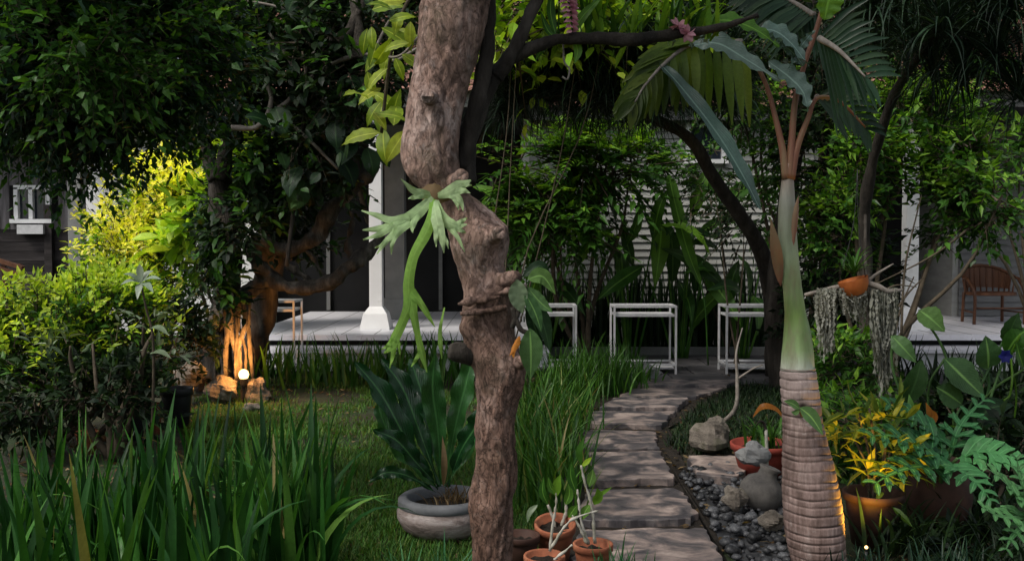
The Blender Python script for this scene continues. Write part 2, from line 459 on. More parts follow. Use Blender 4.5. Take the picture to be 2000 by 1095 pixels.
CANE = roughmat('orchid_cane', [(.12, .13, .07), (.36, .34, .28), (.55, .53, .48)], 14, .7, .2, .003)

def stonemat():
    m, nd, ln, bs, out = newmat('path_stone')
    a = tex(nd, ln, 'noise', 4.2, stretch=(1, 1.2, 1), detail=6, rough=.55, dist=.8, coord='Object')
    r = ramp(nd, [(.05, .046, .052), (.1, .09, .092), (.23, .185, .17), (.42, .345, .31)], [.38, .47, .55, .68]); ln.new(a.outputs[0], r.inputs[0])
    b = tex(nd, ln, 'noise', 30, detail=6, rough=.7); br = ramp(nd, [(.7, .7, .7), (1.15, 1.15, 1.15)], [.3, .7]); ln.new(b.outputs[0], br.inputs[0])
    c = mixc(nd, ln, 'MULTIPLY', .8, r.outputs[0], br.outputs[0])
    oi = nd.new('ShaderNodeObjectInfo'); rr = ramp(nd, [(.72, .74, .78), (1.15, 1.1, 1.05)]); ln.new(oi.outputs['Random'], rr.inputs[0])
    c = mixc(nd, ln, 'MULTIPLY', 1.0, c, rr.outputs[0])
    ln.new(c, bs.inputs['Base Color']); bs.inputs['Roughness'].default_value = .6
    mx = nd.new('ShaderNodeMath'); mx.operation = 'ADD'; ln.new(a.outputs[0], mx.inputs[0]); ln.new(b.outputs[0], mx.inputs[1])
    bump(nd, ln, mx.outputs[0], bs, .35, .012)
    return m
STONE = stonemat()
def palmtrunkmat():
    m, nd, ln, bs, out = newmat('ringed_trunk')
    a = tex(nd, ln, 'noise', 7, stretch=(1, 1, .6), detail=8, rough=.7)
    r = ramp(nd, [(.09, .055, .045), (.24, .165, .145), (.38, .29, .265)], [.3, .5, .7]); ln.new(a.outputs[0], r.inputs[0])
    f = tex(nd, ln, 'noise', 60, stretch=(1, 1, .08), detail=4); fr = ramp(nd, [(.5, .45, .42), (1.1, 1.1, 1.1)], [.35, .6]); ln.new(f.outputs[0], fr.inputs[0])
    c = mixc(nd, ln, 'MULTIPLY', .8, r.outputs[0], fr.outputs[0])
    at = nd.new('ShaderNodeAttribute'); at.attribute_name = 'luv'
    sp = nd.new('ShaderNodeSeparateXYZ'); ln.new(at.outputs['Vector'], sp.inputs[0])
    rr = ramp(nd, [(0, 0, 0), (1, 1, 1)], [.45, .8]); ln.new(sp.outputs[2], rr.inputs[0])
    hr = ramp(nd, [(1, 1, 1), (0, 0, 0)], [.05, .22]); ln.new(sp.outputs[1], hr.inputs[0])
    c = mixc(nd, ln, 'MIX', mixfac(nd, ln, hr.outputs[0], .6), c, (.5, .4, .37))
    c = mixc(nd, ln, 'MIX', mixfac(nd, ln, rr.outputs[0], .85), c, (.035, .018, .014))
    st = tex(nd, ln, 'noise', 5, detail=8, rough=.75, dist=.8); sr = ramp(nd, [(0, 0, 0), (1, 1, 1)], [.5, .64]); ln.new(st.outputs[0], sr.inputs[0])
    c = mixc(nd, ln, 'MIX', mixfac(nd, ln, sr.outputs[0], .6), c, (.07, .045, .035))
    lc = tex(nd, ln, 'noise', 14, detail=8, rough=.8); lr = ramp(nd, [(0, 0, 0), (1, 1, 1)], [.58, .68]); ln.new(lc.outputs[0], lr.inputs[0])
    c = mixc(nd, ln, 'MIX', mixfac(nd, ln, lr.outputs[0], .5), c, (.42, .38, .36))
    ln.new(c, bs.inputs['Base Color']); bs.inputs['Roughness'].default_value = .7
    bump(nd, ln, f.outputs[0], bs, .6, .006)
    return m
def crownshaftmat():
    m, nd, ln, bs, out = newmat('crownshaft_green')
    at = nd.new('ShaderNodeAttribute'); at.attribute_name = 'luv'
    sp = nd.new('ShaderNodeSeparateXYZ'); ln.new(at.outputs['Vector'], sp.inputs[0])
    r = ramp(nd, [(.52, .54, .46), (.24, .34, .14), (.15, .24, .05), (.24, .3, .17), (.27, .27, .22), (.28, .15, .11)], [0, .14, .32, .55, .8, 1.0])
    ln.new(sp.outputs[1], r.inputs[0])
    n = tex(nd, ln, 'noise', 22, stretch=(1, 1, .2), detail=6); nr = ramp(nd, [(.6, .6, .55), (1.2, 1.2, 1.2)], [.3, .7]); ln.new(n.outputs[0], nr.inputs[0])
    c = mixc(nd, ln, 'MULTIPLY', .9, r.outputs[0], nr.outputs[0])
    st = tex(nd, ln, 'noise', 9, stretch=(1, 1, .35), detail=8, rough=.75); sr = ramp(nd, [(0, 0, 0), (1, 1, 1)], [.54, .66]); ln.new(st.outputs[0], sr.inputs[0])
    c = mixc(nd, ln, 'MIX', mixfac(nd, ln, sr.outputs[0], .55), c, (.2, .16, .1))
    ln.new(c, bs.inputs['Base Color']); bs.inputs['Roughness'].default_value = .45
    return m
# leaf families
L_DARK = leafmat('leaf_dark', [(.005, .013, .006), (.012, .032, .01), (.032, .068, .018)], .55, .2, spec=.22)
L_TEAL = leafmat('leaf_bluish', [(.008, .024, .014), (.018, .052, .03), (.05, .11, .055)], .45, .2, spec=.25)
L_MID = leafmat('leaf_mid', [(.018, .06, .01), (.045, .135, .018), (.085, .21, .03)], .42, .3)
L_LIGHT = leafmat('leaf_light', [(.06, .16, .015), (.14, .31, .03), (.24, .42, .05)], .42, .35)
L_LIME = leafmat('leaf_lime', [(.16, .34, .02), (.32, .52, .04), (.5, .62, .08)], .45, .4)
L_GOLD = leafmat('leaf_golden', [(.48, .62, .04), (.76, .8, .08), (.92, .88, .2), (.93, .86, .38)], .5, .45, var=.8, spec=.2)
L_PALE = leafmat('leaf_pale', [(.06, .11, .05), (.14, .2, .11), (.3, .36, .25)], .4, .2)
L_IRIS = leafmat('leaf_iris', [(.008, .04, .008), (.022, .095, .018), (.06, .2, .035), (.1, .24, .04), (.26, .22, .08)], .38, .25, byobj=True, pos=[0, .45, .8, .97, .985])
L_IRISF = leafmat('leaf_strap', [(.02, .07, .012), (.045, .14, .02), (.09, .22, .03), (.14, .26, .04), (.3, .25, .1)], .4, .3, pos=[0, .4, .8, .93, .95])
L_NEEDLE = leafmat('leaf_needle', [(.004, .012, .007), (.01, .028, .014), (.028, .06, .028)], .55, .1, spec=.25)
L_GLOSS = leafmat('leaf_glossy', [(.006, .024, .008), (.014, .045, .013), (.035, .085, .022)], .42, .2, vein=.3, byobj=True, spec=.3)
L_NEST = leafmat('leaf_nest', [(.008, .045, .014), (.02, .085, .025), (.045, .15, .04)], .27, .25, vein=.4, byobj=True, spec=.55)
L_STAG = leafmat('leaf_stag', [(.26, .38, .18), (.36, .47, .26)], .6, .3, byobj=True, var=.6, vein=.12, spec=.15)
L_STAGG = leafmat('leaf_stag_green', [(.2, .37, .07), (.25, .42, .1)], .55, .4, byobj=True, var=.6, vein=.12, spec=.15)
L_BROAD = leafmat('leaf_broad', [(.04, .13, .02), (.08, .2, .03), (.13, .28, .04)], .35, .35, vein=.5, byobj=True)
L_OVAL = leafmat('leaf_oval', [(.06, .14, .05), (.1, .2, .07), (.13, .25, .06)], .35, .3, vein=.6, byobj=True)
L_PHILO = leafmat('leaf_lobed', [(.025, .11, .04), (.05, .18, .06), (.08, .25, .085)], .35, .25, byobj=True, vein=.5)
L_PALM = leafmat('leaf_palm', [(.05, .1, .01), (.09, .15, .018), (.15, .21, .03)], .4, .35)
L_PALMD = leafmat('leaf_palm_dark', [(.012, .035, .018), (.025, .06, .03), (.05, .09, .045)], .35, .2)
L_BLUE = leafmat('leaf_waxy', [(.05, .11, .085), (.085, .15, .12), (.13, .2, .17)], .25, .15, vein=.5, byobj=True, spec=.6)
L_CROTON = leafmat('leaf_croton', [(.05, .11, .015), (.16, .22, .025), (.5, .46, .05)], .4, .35, pos=[0, .5, 1])
L_MOSS = leafmat('hanging_moss', [(.14, .145, .12), (.27, .275, .24), (.42, .42, .38)], .9, .15)
L_DRY = leafmat('leaf_dry', [(.06, .035, .015), (.14, .09, .04), (.26, .19, .1)], .8, .2)
L_ORANGE = leafmat('leaf_orange', [(.3, .09, .015), (.5, .2, .03)], .45, .3, byobj=True)
PINK = leafmat('petal_pink', [(.5, .22, .3), (.65, .38, .42)], .5, .3, tcol=(1.1, .8, .8))
BLUEF = leafmat('petal_blue', [(.01, .012, .12), (.02, .024, .2)], .5, .2, tcol=(1, 1, 1))

# ------------------------------------------------------------------ foliage helper
def blobs_px(lst):
    return [(P(px, py, d), np.array((S(rx, d), rd, S(ry, d)))) for px, py, d, rx, ry, rd in lst]
def foliage(parent, blobs, n, leaf, mat, lpt=9, twig=0.3, droop=0.3, up=0.3, name='foliage', rich=False, twigs=True, tmat=None, shell=(.45, 1.0), pinnate=False, curl=.15, lumps=0, tipmat=None, tipfrac=.35, tiptop=0, tw=1.0):
    """crown of twigs carrying leaves through the volume of the blobs"""
    wts = np.array([np.prod(b[1]) ** (2 / 3) for b in blobs]); wts /= wts.sum()
    idx = rng.choice(len(blobs), n, p=wts)
    c = np.array([b[0] for b in blobs])[idx]; a = np.array([b[1] for b in blobs])[idx]
    d = unit(rng.normal(size=(n, 3)))
    if lumps:                                     # gather the twigs into clumps so that the outline is uneven
        cd = unit(rng.normal(size=(lumps * len(blobs), 3)))
        k = rng.integers(0, lumps, n) + idx * lumps
        d = unit(cd[k] + rng.normal(size=(n, 3)) * .33)
    r = shell[0] + (shell[1] - shell[0]) * rng.random(n) ** .7
    base = c + d * a * r[:, None]
    td = unit(d * (1 / np.maximum(a, .05)) * a.mean(1)[:, None] * .7 + np.array((0, 0, up)) + rng.normal(size=(n, 3)) * .45)
    tl = twig * (.6 + .8 * rng.random(n))
    t = np.linspace(.12, 1, lpt)
    pos = base[:, None, :] + td[:, None, :] * (t[None, :, None] * tl[:, None, None])
    pos[..., 2] -= droop * tl[:, None] * t[None, :] ** 2
    side = unit(np.cross(td, np.array((0, 0, 1.0)) + rng.normal(size=(n, 3)) * (.2 if pinnate else .5)))
    sgn = np.where(np.arange(lpt) % 2 == 0, 1.0, -1.0)
    ld = td[:, None, :] * .55 + side[:, None, :] * sgn[None, :, None] * .85 + rng.normal(size=(n, lpt, 3)) * (.1 if pinnate else .3)
    ld[..., 2] -= droop * .6
    ld[:, -1, :] = td + rng.normal(size=(n, 3)) * .2
    nrm = np.array((0, 0, 1.0)) + rng.normal(size=(n, lpt, 3)) * (.2 if pinnate else .45)
    L = leaf[0] * (.45 + .95 * rng.random((n, lpt)) ** 1.3); W = leaf[1] * (.7 + .6 * rng.random((n, lpt)))
    fl = lambda x: x.reshape(-1, x.shape[-1]) if x.ndim == 3 else x.reshape(-1)
    if tipmat is None:
        mb = MB().leaves(fl(pos), fl(ld), fl(nrm), fl(L), fl(W), curl, rich)
        o = mb.build(name, mat, parent, False)
    else:
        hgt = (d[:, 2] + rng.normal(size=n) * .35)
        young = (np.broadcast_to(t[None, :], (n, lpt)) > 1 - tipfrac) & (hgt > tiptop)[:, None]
        for sel, mm, nm in ((~young, mat, name), (young, tipmat, 'young_or_sunlit_foliage')):  # lighter upper tips: new growth, and sunlit leaves painted by colour
            sel = fl(sel)
            if sel.sum():
                mb = MB().leaves(fl(pos)[sel], fl(ld)[sel], fl(nrm)[sel], fl(L)[sel], fl(W)[sel], curl, rich)
                o = mb.build(nm, mm, parent, False)
    if twigs:                                     # the twigs themselves: thin three-sided sticks
        e = base + td * tl[:, None]; e[:, 2] -= droop * tl
        s2 = unit(np.cross(td, (0.3, .2, 1))); u2 = np.cross(s2, td); rr = .009 * tw * twig / .3
        ring = [base + s2 * rr, base - s2 * rr * .5 + u2 * rr * .87, base - s2 * rr * .5 - u2 * rr * .87, e]
        V = np.stack(ring, 1); f = np.array([(0, 1, 3), (1, 2, 3), (2, 0, 3)])
        MB().add(V, [(f[None] + (np.arange(n) * 4)[:, None, None]).reshape(-1, 3)]).build('twigs', tmat or TWIG, parent, False)['kind'] = 'stuff'
    return o
def stems(parent, root, tops, r0, mat=None, name='stem', bend=.15):
    for tp in tops:
        a = np.array(root, float) + np.array((random.uniform(-.06, .06), random.uniform(-.06, .06), 0)); b = np.array(tp, float)
        m1 = a * .65 + b * .35 + rng.normal(size=3) * bend * .4; m2 = a * .3 + b * .7 + rng.normal(size=3) * bend * .5
        MB().tube([a, m1, m2, b], [r0, r0 * .8, r0 * .55, r0 * .25], 7).build(name, mat or TWIG, parent)

# ------------------------------------------------------------------ the setting
def ground():
    n = 140
    xs = np.concatenate([np.linspace(-90, -9, 12)[:-1], np.linspace(-9, 9, n), np.linspace(9, 90, 12)[1:]])
    ys = np.concatenate([np.linspace(-30, 2, 8)[:-1], np.linspace(2, 18, n), np.linspace(18, 140, 12)[1:]])
    X, Y = np.meshgrid(xs, ys)
    Z = np.zeros_like(X)
    for i in range(X.shape[0]):
        for j in range(X.shape[1]):
            if abs(X[i, j]) < 9 and 2 < Y[i, j] < 18:
                Z[i, j] = .02 * mn.noise(Vector((X[i, j] * 1.3, Y[i, j] * 1.3, 0))) + .008 * mn.noise(Vector((X[i, j] * 6, Y[i, j] * 6, 3))) - .03
    V = np.stack([X, Y, Z], -1); a, b = X.shape
    i = np.arange(a - 1)[:, None] * b; j = np.arange(b - 1)[None, :]
    q = np.stack([i + j, i + j + 1, i + b + j + 1, i + b + j], -1).reshape(-1, 4)
    m, nd, ln, bs, out = newmat('garden_ground')
    z1 = tex(nd, ln, 'noise', 1.1, detail=6, rough=.65); r1 = ramp(nd, [(.032, .026, .014), (.04, .045, .016), (.028, .06, .014)], [.35, .5, .62]); ln.new(z1.outputs[0], r1.inputs[0])
    z2 = tex(nd, ln, 'noise', 30, detail=8, rough=.75); r2 = ramp(nd, [(.35, .35, .35), (1.25, 1.25, 1.25)], [.3, .7]); ln.new(z2.outputs[0], r2.inputs[0])
    ln.new(mixc(nd, ln, 'MULTIPLY', 1, r1.outputs[0], r2.outputs[0]), bs.inputs['Base Color']); bs.inputs['Roughness'].default_value = .95
    bump(nd, ln, z2.outputs[0], bs, .8, .03)
    tag(MB().add(V, [q]).build('ground', m), kind='structure')
ground()

def inside(poly, x, y):
    poly = np.asarray(poly); k = np.zeros(len(x), bool); j = len(poly) - 1
    for i in range(len(poly)):
        xi, yi = poly[i][:2]; xj, yj = poly[j][:2]
        c = ((yi > y) != (yj > y)) & (x < (xj - xi) * (y - yi) / (yj - yi + 1e-12) + xi)
        k ^= c; j = i
    return k

def lawn():
    poly = [G(560, 1180)[:2], G(1010, 1180)[:2], G(1120, 860)[:2], G(1180, 745)[:2], G(480, 735)[:2], G(330, 800)[:2], G(420, 950)[:2]]
    poly = np.array(poly)
    lo, hi = poly.min(0), poly.max(0)
    x = rng.uniform(lo[0], hi[0], 150000); y = lo[1] + (hi[1] - lo[1]) * rng.random(150000) ** 1.5
    pat = np.array([mn.noise(Vector((a * 1.1 + 5, b * 1.1, 0))) + .5 * mn.noise(Vector((a * 4, b * 4, 2))) for a, b in zip(x, y)])
    bias = np.clip((8.2 - y) / 3.2, -.3, 1.0)
    k = inside(poly, x, y) & (pat + bias + rng.normal(size=len(x)) * .25 > -.1)
    x, y = x[k], y[k]; N = len(x)
    base = np.stack([x, y, np.full(N, -.02)], -1)
    m = leafmat('lawn_grass', [(.05, .09, .018), (.05, .15, .022), (.09, .23, .035), (.16, .2, .05)], .6, .3)
    mb = MB().blades(base, rng.uniform(0, 6.28, N), rng.uniform(.03, .08, N), rng.uniform(.005, .01, N), rng.uniform(0, .7, N), rng.uniform(.2, 1.3, N), 3, .2)
    tag(mb.build('lawn', m, None, False), 'short patchy green lawn between the iris bed and the stone path', 'lawn', kind='stuff')
lawn()

def litter():
    N = 5000
    x = rng.uniform(-4.5, 4.5, N); y = rng.uniform(3.6, 11, N)
    base = np.stack([x, y, rng.uniform(-.02, .01, N)], -1)
    az = rng.uniform(0, 6.28, N)
    d = np.stack([np.cos(az), np.sin(az), rng.normal(size=N) * .25], -1)
    mb = MB().leaves(base, d, np.array((0, 0, 1.0)) + rng.normal(size=(N, 3)) * .35, rng.uniform(.03, .08, N), rng.uniform(.015, .035, N), .1)
    tag(mb.build('leaf_litter', L_DRY, None, False), 'scattered dry brown fallen leaves on the ground', 'leaf litter', kind='stuff')
litter()

def slab(poly, z0, z1, relief=.008, edge=.012, seed=0):
    """flat stone with uneven edges and a slightly hollowed top"""
    poly = np.array(poly, float)[:, :2]
    pts = []
    n = len(poly)
    for i in range(n):
        a, b = poly[i], poly[(i + 1) % n]; L = np.linalg.norm(b - a); k = max(2, int(L / .04))
        nn = np.array((b[1] - a[1], a[0] - b[0])) / L
        for q in range(k):
            p = a + (b - a) * q / k
            pts.append(p + nn * edge * (mn.noise(Vector((p[0] * 9, p[1] * 9, seed * 3.1))) + .6 * mn.noise(Vector((p[0] * 31, p[1] * 31, seed * 3.1)))))
    pts = np.array(pts); m = len(pts); c = pts.mean(0)
    rings = [(1.0, z0), (1.0, z1 - .006), (.992, z1 - .001), (.96, z1), (.75, z1), (.5, z1), (.25, z1)]
    V = []
    for s, z in rings:
        for p in pts:
            q = c + (p - c) * s
            zz = z + (relief * mn.noise(Vector((q[0] * 5, q[1] * 5, seed))) + relief * .4 * mn.noise(Vector((q[0] * 18, q[1] * 18, seed))) if z > z0 else 0)
            V.append((q[0], q[1], zz))
    V.append((c[0], c[1], z1))
    fs = []
    for r in range(len(rings) - 1):
        for i in range(m):
            j = (i + 1) % m; fs.append((r * m + i, r * m + j, (r + 1) * m + j, (r + 1) * m + i))
    b = (len(rings) - 1) * m
    for i in range(m): fs.append((b + i, b + (i + 1) % m, len(V) - 1))
    return MB().poly(V, fs)

def path():
    root = thing('stone_path', None, None, G(1250, 900)); root['kind'] = 'structure'
    Ls = [[(1120, 1026), (1382, 1023), (1432, 1082), (1445, 1180), (1090, 1180)],
          [(1130, 952), (1322, 949), (1348, 958), (1374, 1000), (1369, 1019), (1120, 1019)],
          [(1140, 882), (1300, 880), (1328, 940), (1130, 944)],
          [(1130, 834), (1286, 838), (1298, 876), (1135, 876)],
          [(1150, 801), (1330, 801), (1300, 832), (1140, 829)],
          [(1190, 777), (1352, 777), (1333, 798), (1160, 798)],
          [(1225, 756), (1425, 755), (1368, 774), (1200, 774)],
          [(1240, 738), (1460, 738), (1430, 753), (1235, 753)],
          [(1334, 888), (1455, 889), (1474, 922), (1440, 940), (1348, 930)]]
    lo_ = np.array([G(*q) for q in ((1075, 1180), (1460, 1180), (1385, 1010), (1310, 840), (1300, 828), (1345, 800), (1480, 740), (1225, 738), (1150, 790), (1120, 850), (1115, 950))])
    slab(lo_[::-1], -.09, -.008, .006, .02, seed=21).build('joint_soil', SOIL, root)
    for i, p in enumerate(Ls):
        q3 = np.array([G(*q, z=.03) for q in p])[:, :2]; cc = q3.mean(0)
        q3 = cc + (q3 - cc) * (1 - .06 / np.linalg.norm(q3 - cc, axis=1, keepdims=True))
        slab(q3[::-1], -.05, .026 + .008 * (i % 3), .005, .03, seed=i).build('paving_stone', STONE, root, False)
path()

def pebbles():
    poly = [G(1330, 925), G(1480, 905), G(1535, 925), G(1545, 1120), G(1440, 1120), G(1436, 1085), G(1385, 1022), G(1376, 1000), G(1350, 958)]
    poly = np.array(poly)[:, :2]
    root = thing('pebble_bed', None, None, (*poly.mean(0), 0)); root['kind'] = 'structure'
    me = []
    for k in range(6):
        mb = MB()
        nu, nv = 8, 6; V = [(0, 0, -1)]
        for i in range(1, nv):
            th = math.pi * i / nv
            for j in range(nu):
                ph = 6.2832 * j / nu
                V.append((math.sin(th) * math.cos(ph), math.sin(th) * math.sin(ph), -math.cos(th)))
        V.append((0, 0, 1)); V = np.array(V)
        for v in V:
            v *= 1 + .3 * mn.noise(Vector(v * 1.1 + k * 7))
        V *= (1, random.uniform(.65, .9), random.uniform(.5, .7))
        f = [(0, 1 + (j + 1) % nu, 1 + j) for j in range(nu)]
        for i in range(nv - 2):
            for j in range(nu): f.append((1 + i * nu + j, 1 + i * nu + (j + 1) % nu, 1 + (i + 1) * nu + (j + 1) % nu, 1 + (i + 1) * nu + j))
        b = 1 + (nv - 2) * nu
        f += [(b + j, b + (j + 1) % nu, len(V) - 1) for j in range(nu)]
        me.append(mb.poly(V, f).mesh('pebble', PEBBLE))
    lo, hi = poly.min(0), poly.max(0); placed = []; tries = 0
    while len(placed) < 290 and tries < 30000:
        tries += 1
        p = np.array((random.uniform(lo[0], hi[0]), random.uniform(lo[1], hi[1])))
        if not inside(poly, np.array([p[0]]), np.array([p[1]]))[0]: continue
        r = random.choice((.014, .019, .024, .028, .034, .042))
        lay = len(placed) // 210
        z = .006 + lay * .03
        if any((p[0] - q[0]) ** 2 + (p[1] - q[1]) ** 2 < (.8 * (r + q[2])) ** 2 and q[3] == lay for q in placed): continue
        placed.append((p[0], p[1], r, lay))
        a = random.uniform(0, 6.28)
        inst('pebble', random.choice(me), root, (p[0], p[1], z), (math.cos(a), math.sin(a), random.uniform(-.3, .3)), (random.uniform(-.3, .3), random.uniform(-.3, .3), 1), r)
    slab(poly[::-1], -.08, -.012, seed=5).build('gravel_base', PEBBLE, root)
pebbles()

FLOOR = .40
def house():
    h = thing('house', 'white clapboard bungalow with columned porch behind the garden', 'house', (1.0, 14.5, 0))
    def X(px, d): return (px - 1000) / FOC * d
    # porch floors with nosing and lower step
    for x0, x1 in ((X(470, 11.7), .45), (4.35, 11.0)):
        f = MB().box(((x0 + x1) / 2, 13.7, FLOOR - .035), (x1 - x0, 4.0, .07)).build('porch_floor', TILE, h, False, mod='bevel')
        for k in range(1, int((x1 - x0) / .4)):
            MB().box((x0 + k * .4, 13.7, FLOOR + .0015), (.006, 3.98, .003)).build('tile_joint', GREYPAINT, f, False)
        MB().box(((x0 + x1) / 2, 13.8, .16), (x1 - x0 - .1, 3.8, .30)).build('porch_base', DARKWALL, h, False)
        MB().box(((x0 + x1) / 2, 11.62, .235), (x1 - x0, .5, .05)).build('step', TILE, h, False, mod='bevel')
        MB().box(((x0 + x1) / 2, 11.66, .1), (x1 - x0 - .04, .36, .22)).build('step_riser', WHITE, h, False)
    # columns
    def column(x, y, zt, rot=0):
        c = MB()
        pr = [(.19, FLOOR), (.19, FLOOR + .02), (.15, FLOOR + .2), (.1, FLOOR + .27), (.082, FLOOR + .29), (.078, zt)]
        V = []; 
        for r, z in pr: V += [(-r, -r, z), (r, -r, z), (r, r, z), (-r, r, z)]
        V = np.array(V) + (x, y, 0); fs = []
        for k in range(len(pr) - 1):
            for j in range(4): fs.append((k * 4 + j, k * 4 + (j + 1) % 4, k * 4 + 4 + (j + 1) % 4, k * 4 + 4 + j))
        o = c.poly(V, fs).build('column', WHITE, h, False, mod='bevel')
        return o
    column(X(735, 12.55), 12.55, 3.22)
    column(X(1777, 12.5), 12.5, 3.2)
    MB().box((X(773, 14.2), 14.2, 1.8), (.28, .28, 2.8)).build('pillar', GREYPAINT, h, False, mod='bevel')
    MB().box((X(773, 14.2), 14.2, .55), (.34, .34, .3)).build('pillar_base', GREYPAINT, h, False, mod='bevel')
    MB().box((X(152, 15), 15, 1.5), (.2, .2, 3.2)).build('corner_post', GREYPAINT, h, False, mod='bevel')
    # clapboard walls
    def clap(x0, x1, y, z0, z1, openings=(), name='wall', mat=SIDING):
        wv = MB().box(((x0 + x1) / 2, y + .1, (z0 + z1) / 2), (x1 - x0, .1, z1 - z0)).build(name, mat, h, False)
        pitch = .105; z = z0
        cache = {}
        while z < z1 - .02:
            segs = [(x0, x1)]
            for a, b, c, d in openings:
                if z + pitch > c and z < d:
                    ns = []
                    for s, e in segs:
                        if e <= a or s >= b: ns.append((s, e))
                        else:
                            if s < a: ns.append((s, a))
                            if e > b: ns.append((b, e))
                    segs = ns
            for s, e in segs:
                L = round(e - s, 3)
                if L < .05: continue
                if L not in cache:
                    v = [(-L / 2, .045, 0), (L / 2, .045, 0), (L / 2, .0, 0), (-L / 2, .0, 0), (-L / 2, .045, pitch), (L / 2, .045, pitch), (L / 2, .032, pitch), (-L / 2, .032, pitch)]
                    cache[L] = MB().poly(v, [(0, 1, 2, 3), (4, 7, 6, 5), (3, 2, 6, 7), (0, 3, 7, 4), (1, 5, 6, 2), (0, 4, 5, 1)]).mesh('board', mat, smooth=False)
                o = bpy.data.objects.new('board', cache[L]); col.objects.link(o); o.parent = wv
                o.location = tuple(np.array(((s + e) / 2, y, z)) - wloc(h))
            z += pitch
        return wv
    def window(x0, x1, y, z0, z1, fm=WHITE):
        fr = MB(); t = .06
        fr.box(((x0 + x1) / 2, y - .01, z1 - t / 2), (x1 - x0, .1, t)); fr.box(((x0 + x1) / 2, y - .02, z0 + t / 2), (x1 - x0 + .06, .12, t))
        fr.box((x0 + t / 2, y - .01, (z0 + z1) / 2), (t, .1, z1 - z0 - 2 * t)); fr.box((x1 - t / 2, y - .01, (z0 + z1) / 2), (t, .1, z1 - z0 - 2 * t))
        o = fr.build('window', fm, h, False)
        MB().box(((x0 + x1) / 2, y + .02, (z0 + z1) / 2), (x1 - x0 - 2 * t, .012, z1 - z0 - 2 * t)).build('pane', GLASS, o, False)
    wx0, wx1 = X(1338, 13.9), X(1415, 13.9)
    wz0, wz1 = P(1338, 320, 13.9)[2], P(1338, 240, 13.9)[2]
    clap(.25, 4.3, 13.9, .05, 3.27, [(wx0, wx1, wz0, wz1)])
    window(wx0, wx1, 13.9, wz0, wz1)
    clap(X(1875, 14.6), 11, 14.6, FLOOR + .01, 3.27, mat=SHADESIDE)
    # side returns and dark recesses
    MB().box((.2, 15.0, 1.64), (.1, 2.1, 3.26)).build('door_jamb', WHITE, h, False)
    MB().box((4.35, 15.0, 1.64), (.1, 2.1, 3.26)).build('side_wall', SIDING, h, False)
    MB().box((X(1870, 14.6), 15.4, 1.64), (.1, 1.5, 3.26)).build('side_wall', SIDING, h, False)
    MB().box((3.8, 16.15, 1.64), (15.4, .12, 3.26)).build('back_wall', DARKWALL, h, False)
    # left wing with dark high window
    lx0, lx1 = X(165, 15.6), X(500, 15.6)
    a, b = X(325, 15.6), X(388, 15.6); c, d = P(0, 312, 15.6)[2], P(0, 245, 15.6)[2]
    for bx in ((lx0, a, 0.02, 3.27), (b, lx1, 0.02, 3.27), (a, b, 0.02, c), (a, b, d, 3.27)):
        MB().box(((bx[0] + bx[1]) / 2, 15.7, (bx[2] + bx[3]) / 2), (bx[1] - bx[0], .15, bx[3] - bx[2])).build('wing_wall', WHITE, h, False)
    window(a, b, 15.62, c, d, DARKPOT)
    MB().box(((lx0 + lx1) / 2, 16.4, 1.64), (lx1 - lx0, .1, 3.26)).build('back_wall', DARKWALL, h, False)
    # interior doors glimpsed as dark frames
    for px in (640, 860, 960):
        MB().box((X(px, 16), 16.06, 1.5), (.06, .05, 2.2)).build('door_frame', GREYPAINT, h, False)
    # eaves, ceilings and roofs of overlapping tile courses
    for x0, x1, yf, n in ((X(120, 15.6), -3.95, 15.2, 12), (-3.9, .28, 12.42, 23), (.3, 4.4, 13.72, 17), (4.42, 11.6, 12.38, 23)):
        W = x1 - x0; xm = (x0 + x1) / 2; ye = 17.5
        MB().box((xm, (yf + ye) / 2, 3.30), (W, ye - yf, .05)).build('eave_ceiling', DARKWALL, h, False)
        MB().box((xm, yf - .04, 3.32), (W, .06, .2)).build('fascia', GREYPAINT, h, False)
        rf = MB().box((xm, ye - 1, 3.36), (W, 2.0, .06)).build('roof', DARKWALL, h, False)
        for k in range(n):
            y = yf - .2 + k * .24; z = 3.38 + k * .115
            u = np.linspace(-W / 2, W / 2, int(W * 20) + 1)
            zz = .028 * np.abs(np.sin(u * math.pi / .2))
            V = np.concatenate([np.stack([u + xm, np.full_like(u, y), z + zz + .03], -1), np.stack([u + xm, np.full_like(u, y + .28), z + zz + .115], -1), np.stack([u + xm, np.full_like(u, y), z + zz], -1)])
            m = len(u); i = np.arange(m - 1)
            q = np.concatenate([np.stack([i, i + 1, i + m + 1, i + m], -1), np.stack([i + 2 * m, i + 2 * m + 1, i + 1, i], -1)])
            MB().add(V, [q]).build('tile_course', ROOFT, rf)
    # planting-bed kerb and dark railing in front of the clapboard wall
house()

def terrace():
    t = thing('terrace', None, None, (1.8, 11.6, 0)); t['kind'] = 'structure'
    m = roughmat('terrace_stone', [(.035, .034, .037), (.075, .072, .076), (.12, .11, .11)], 4, .6, .4, .01, byobj=.15)
    me = {}
    for r in range(4):
        y = 10.35 + r * .75
        for c in range(7):
            x = .55 + c * .62 + (.3 if r % 2 else 0)
            slab([(x, y), (x + .6, y), (x + .6, y + .73), (x, y + .73)], -.05, .012, .004, .006, seed=r * 9 + c).build('flagstone', m, t)
    MB().box((2.4, 13.0, .05), (4.2, .12, .12)).build('kerb', GREYPAINT, t, False)
terrace()

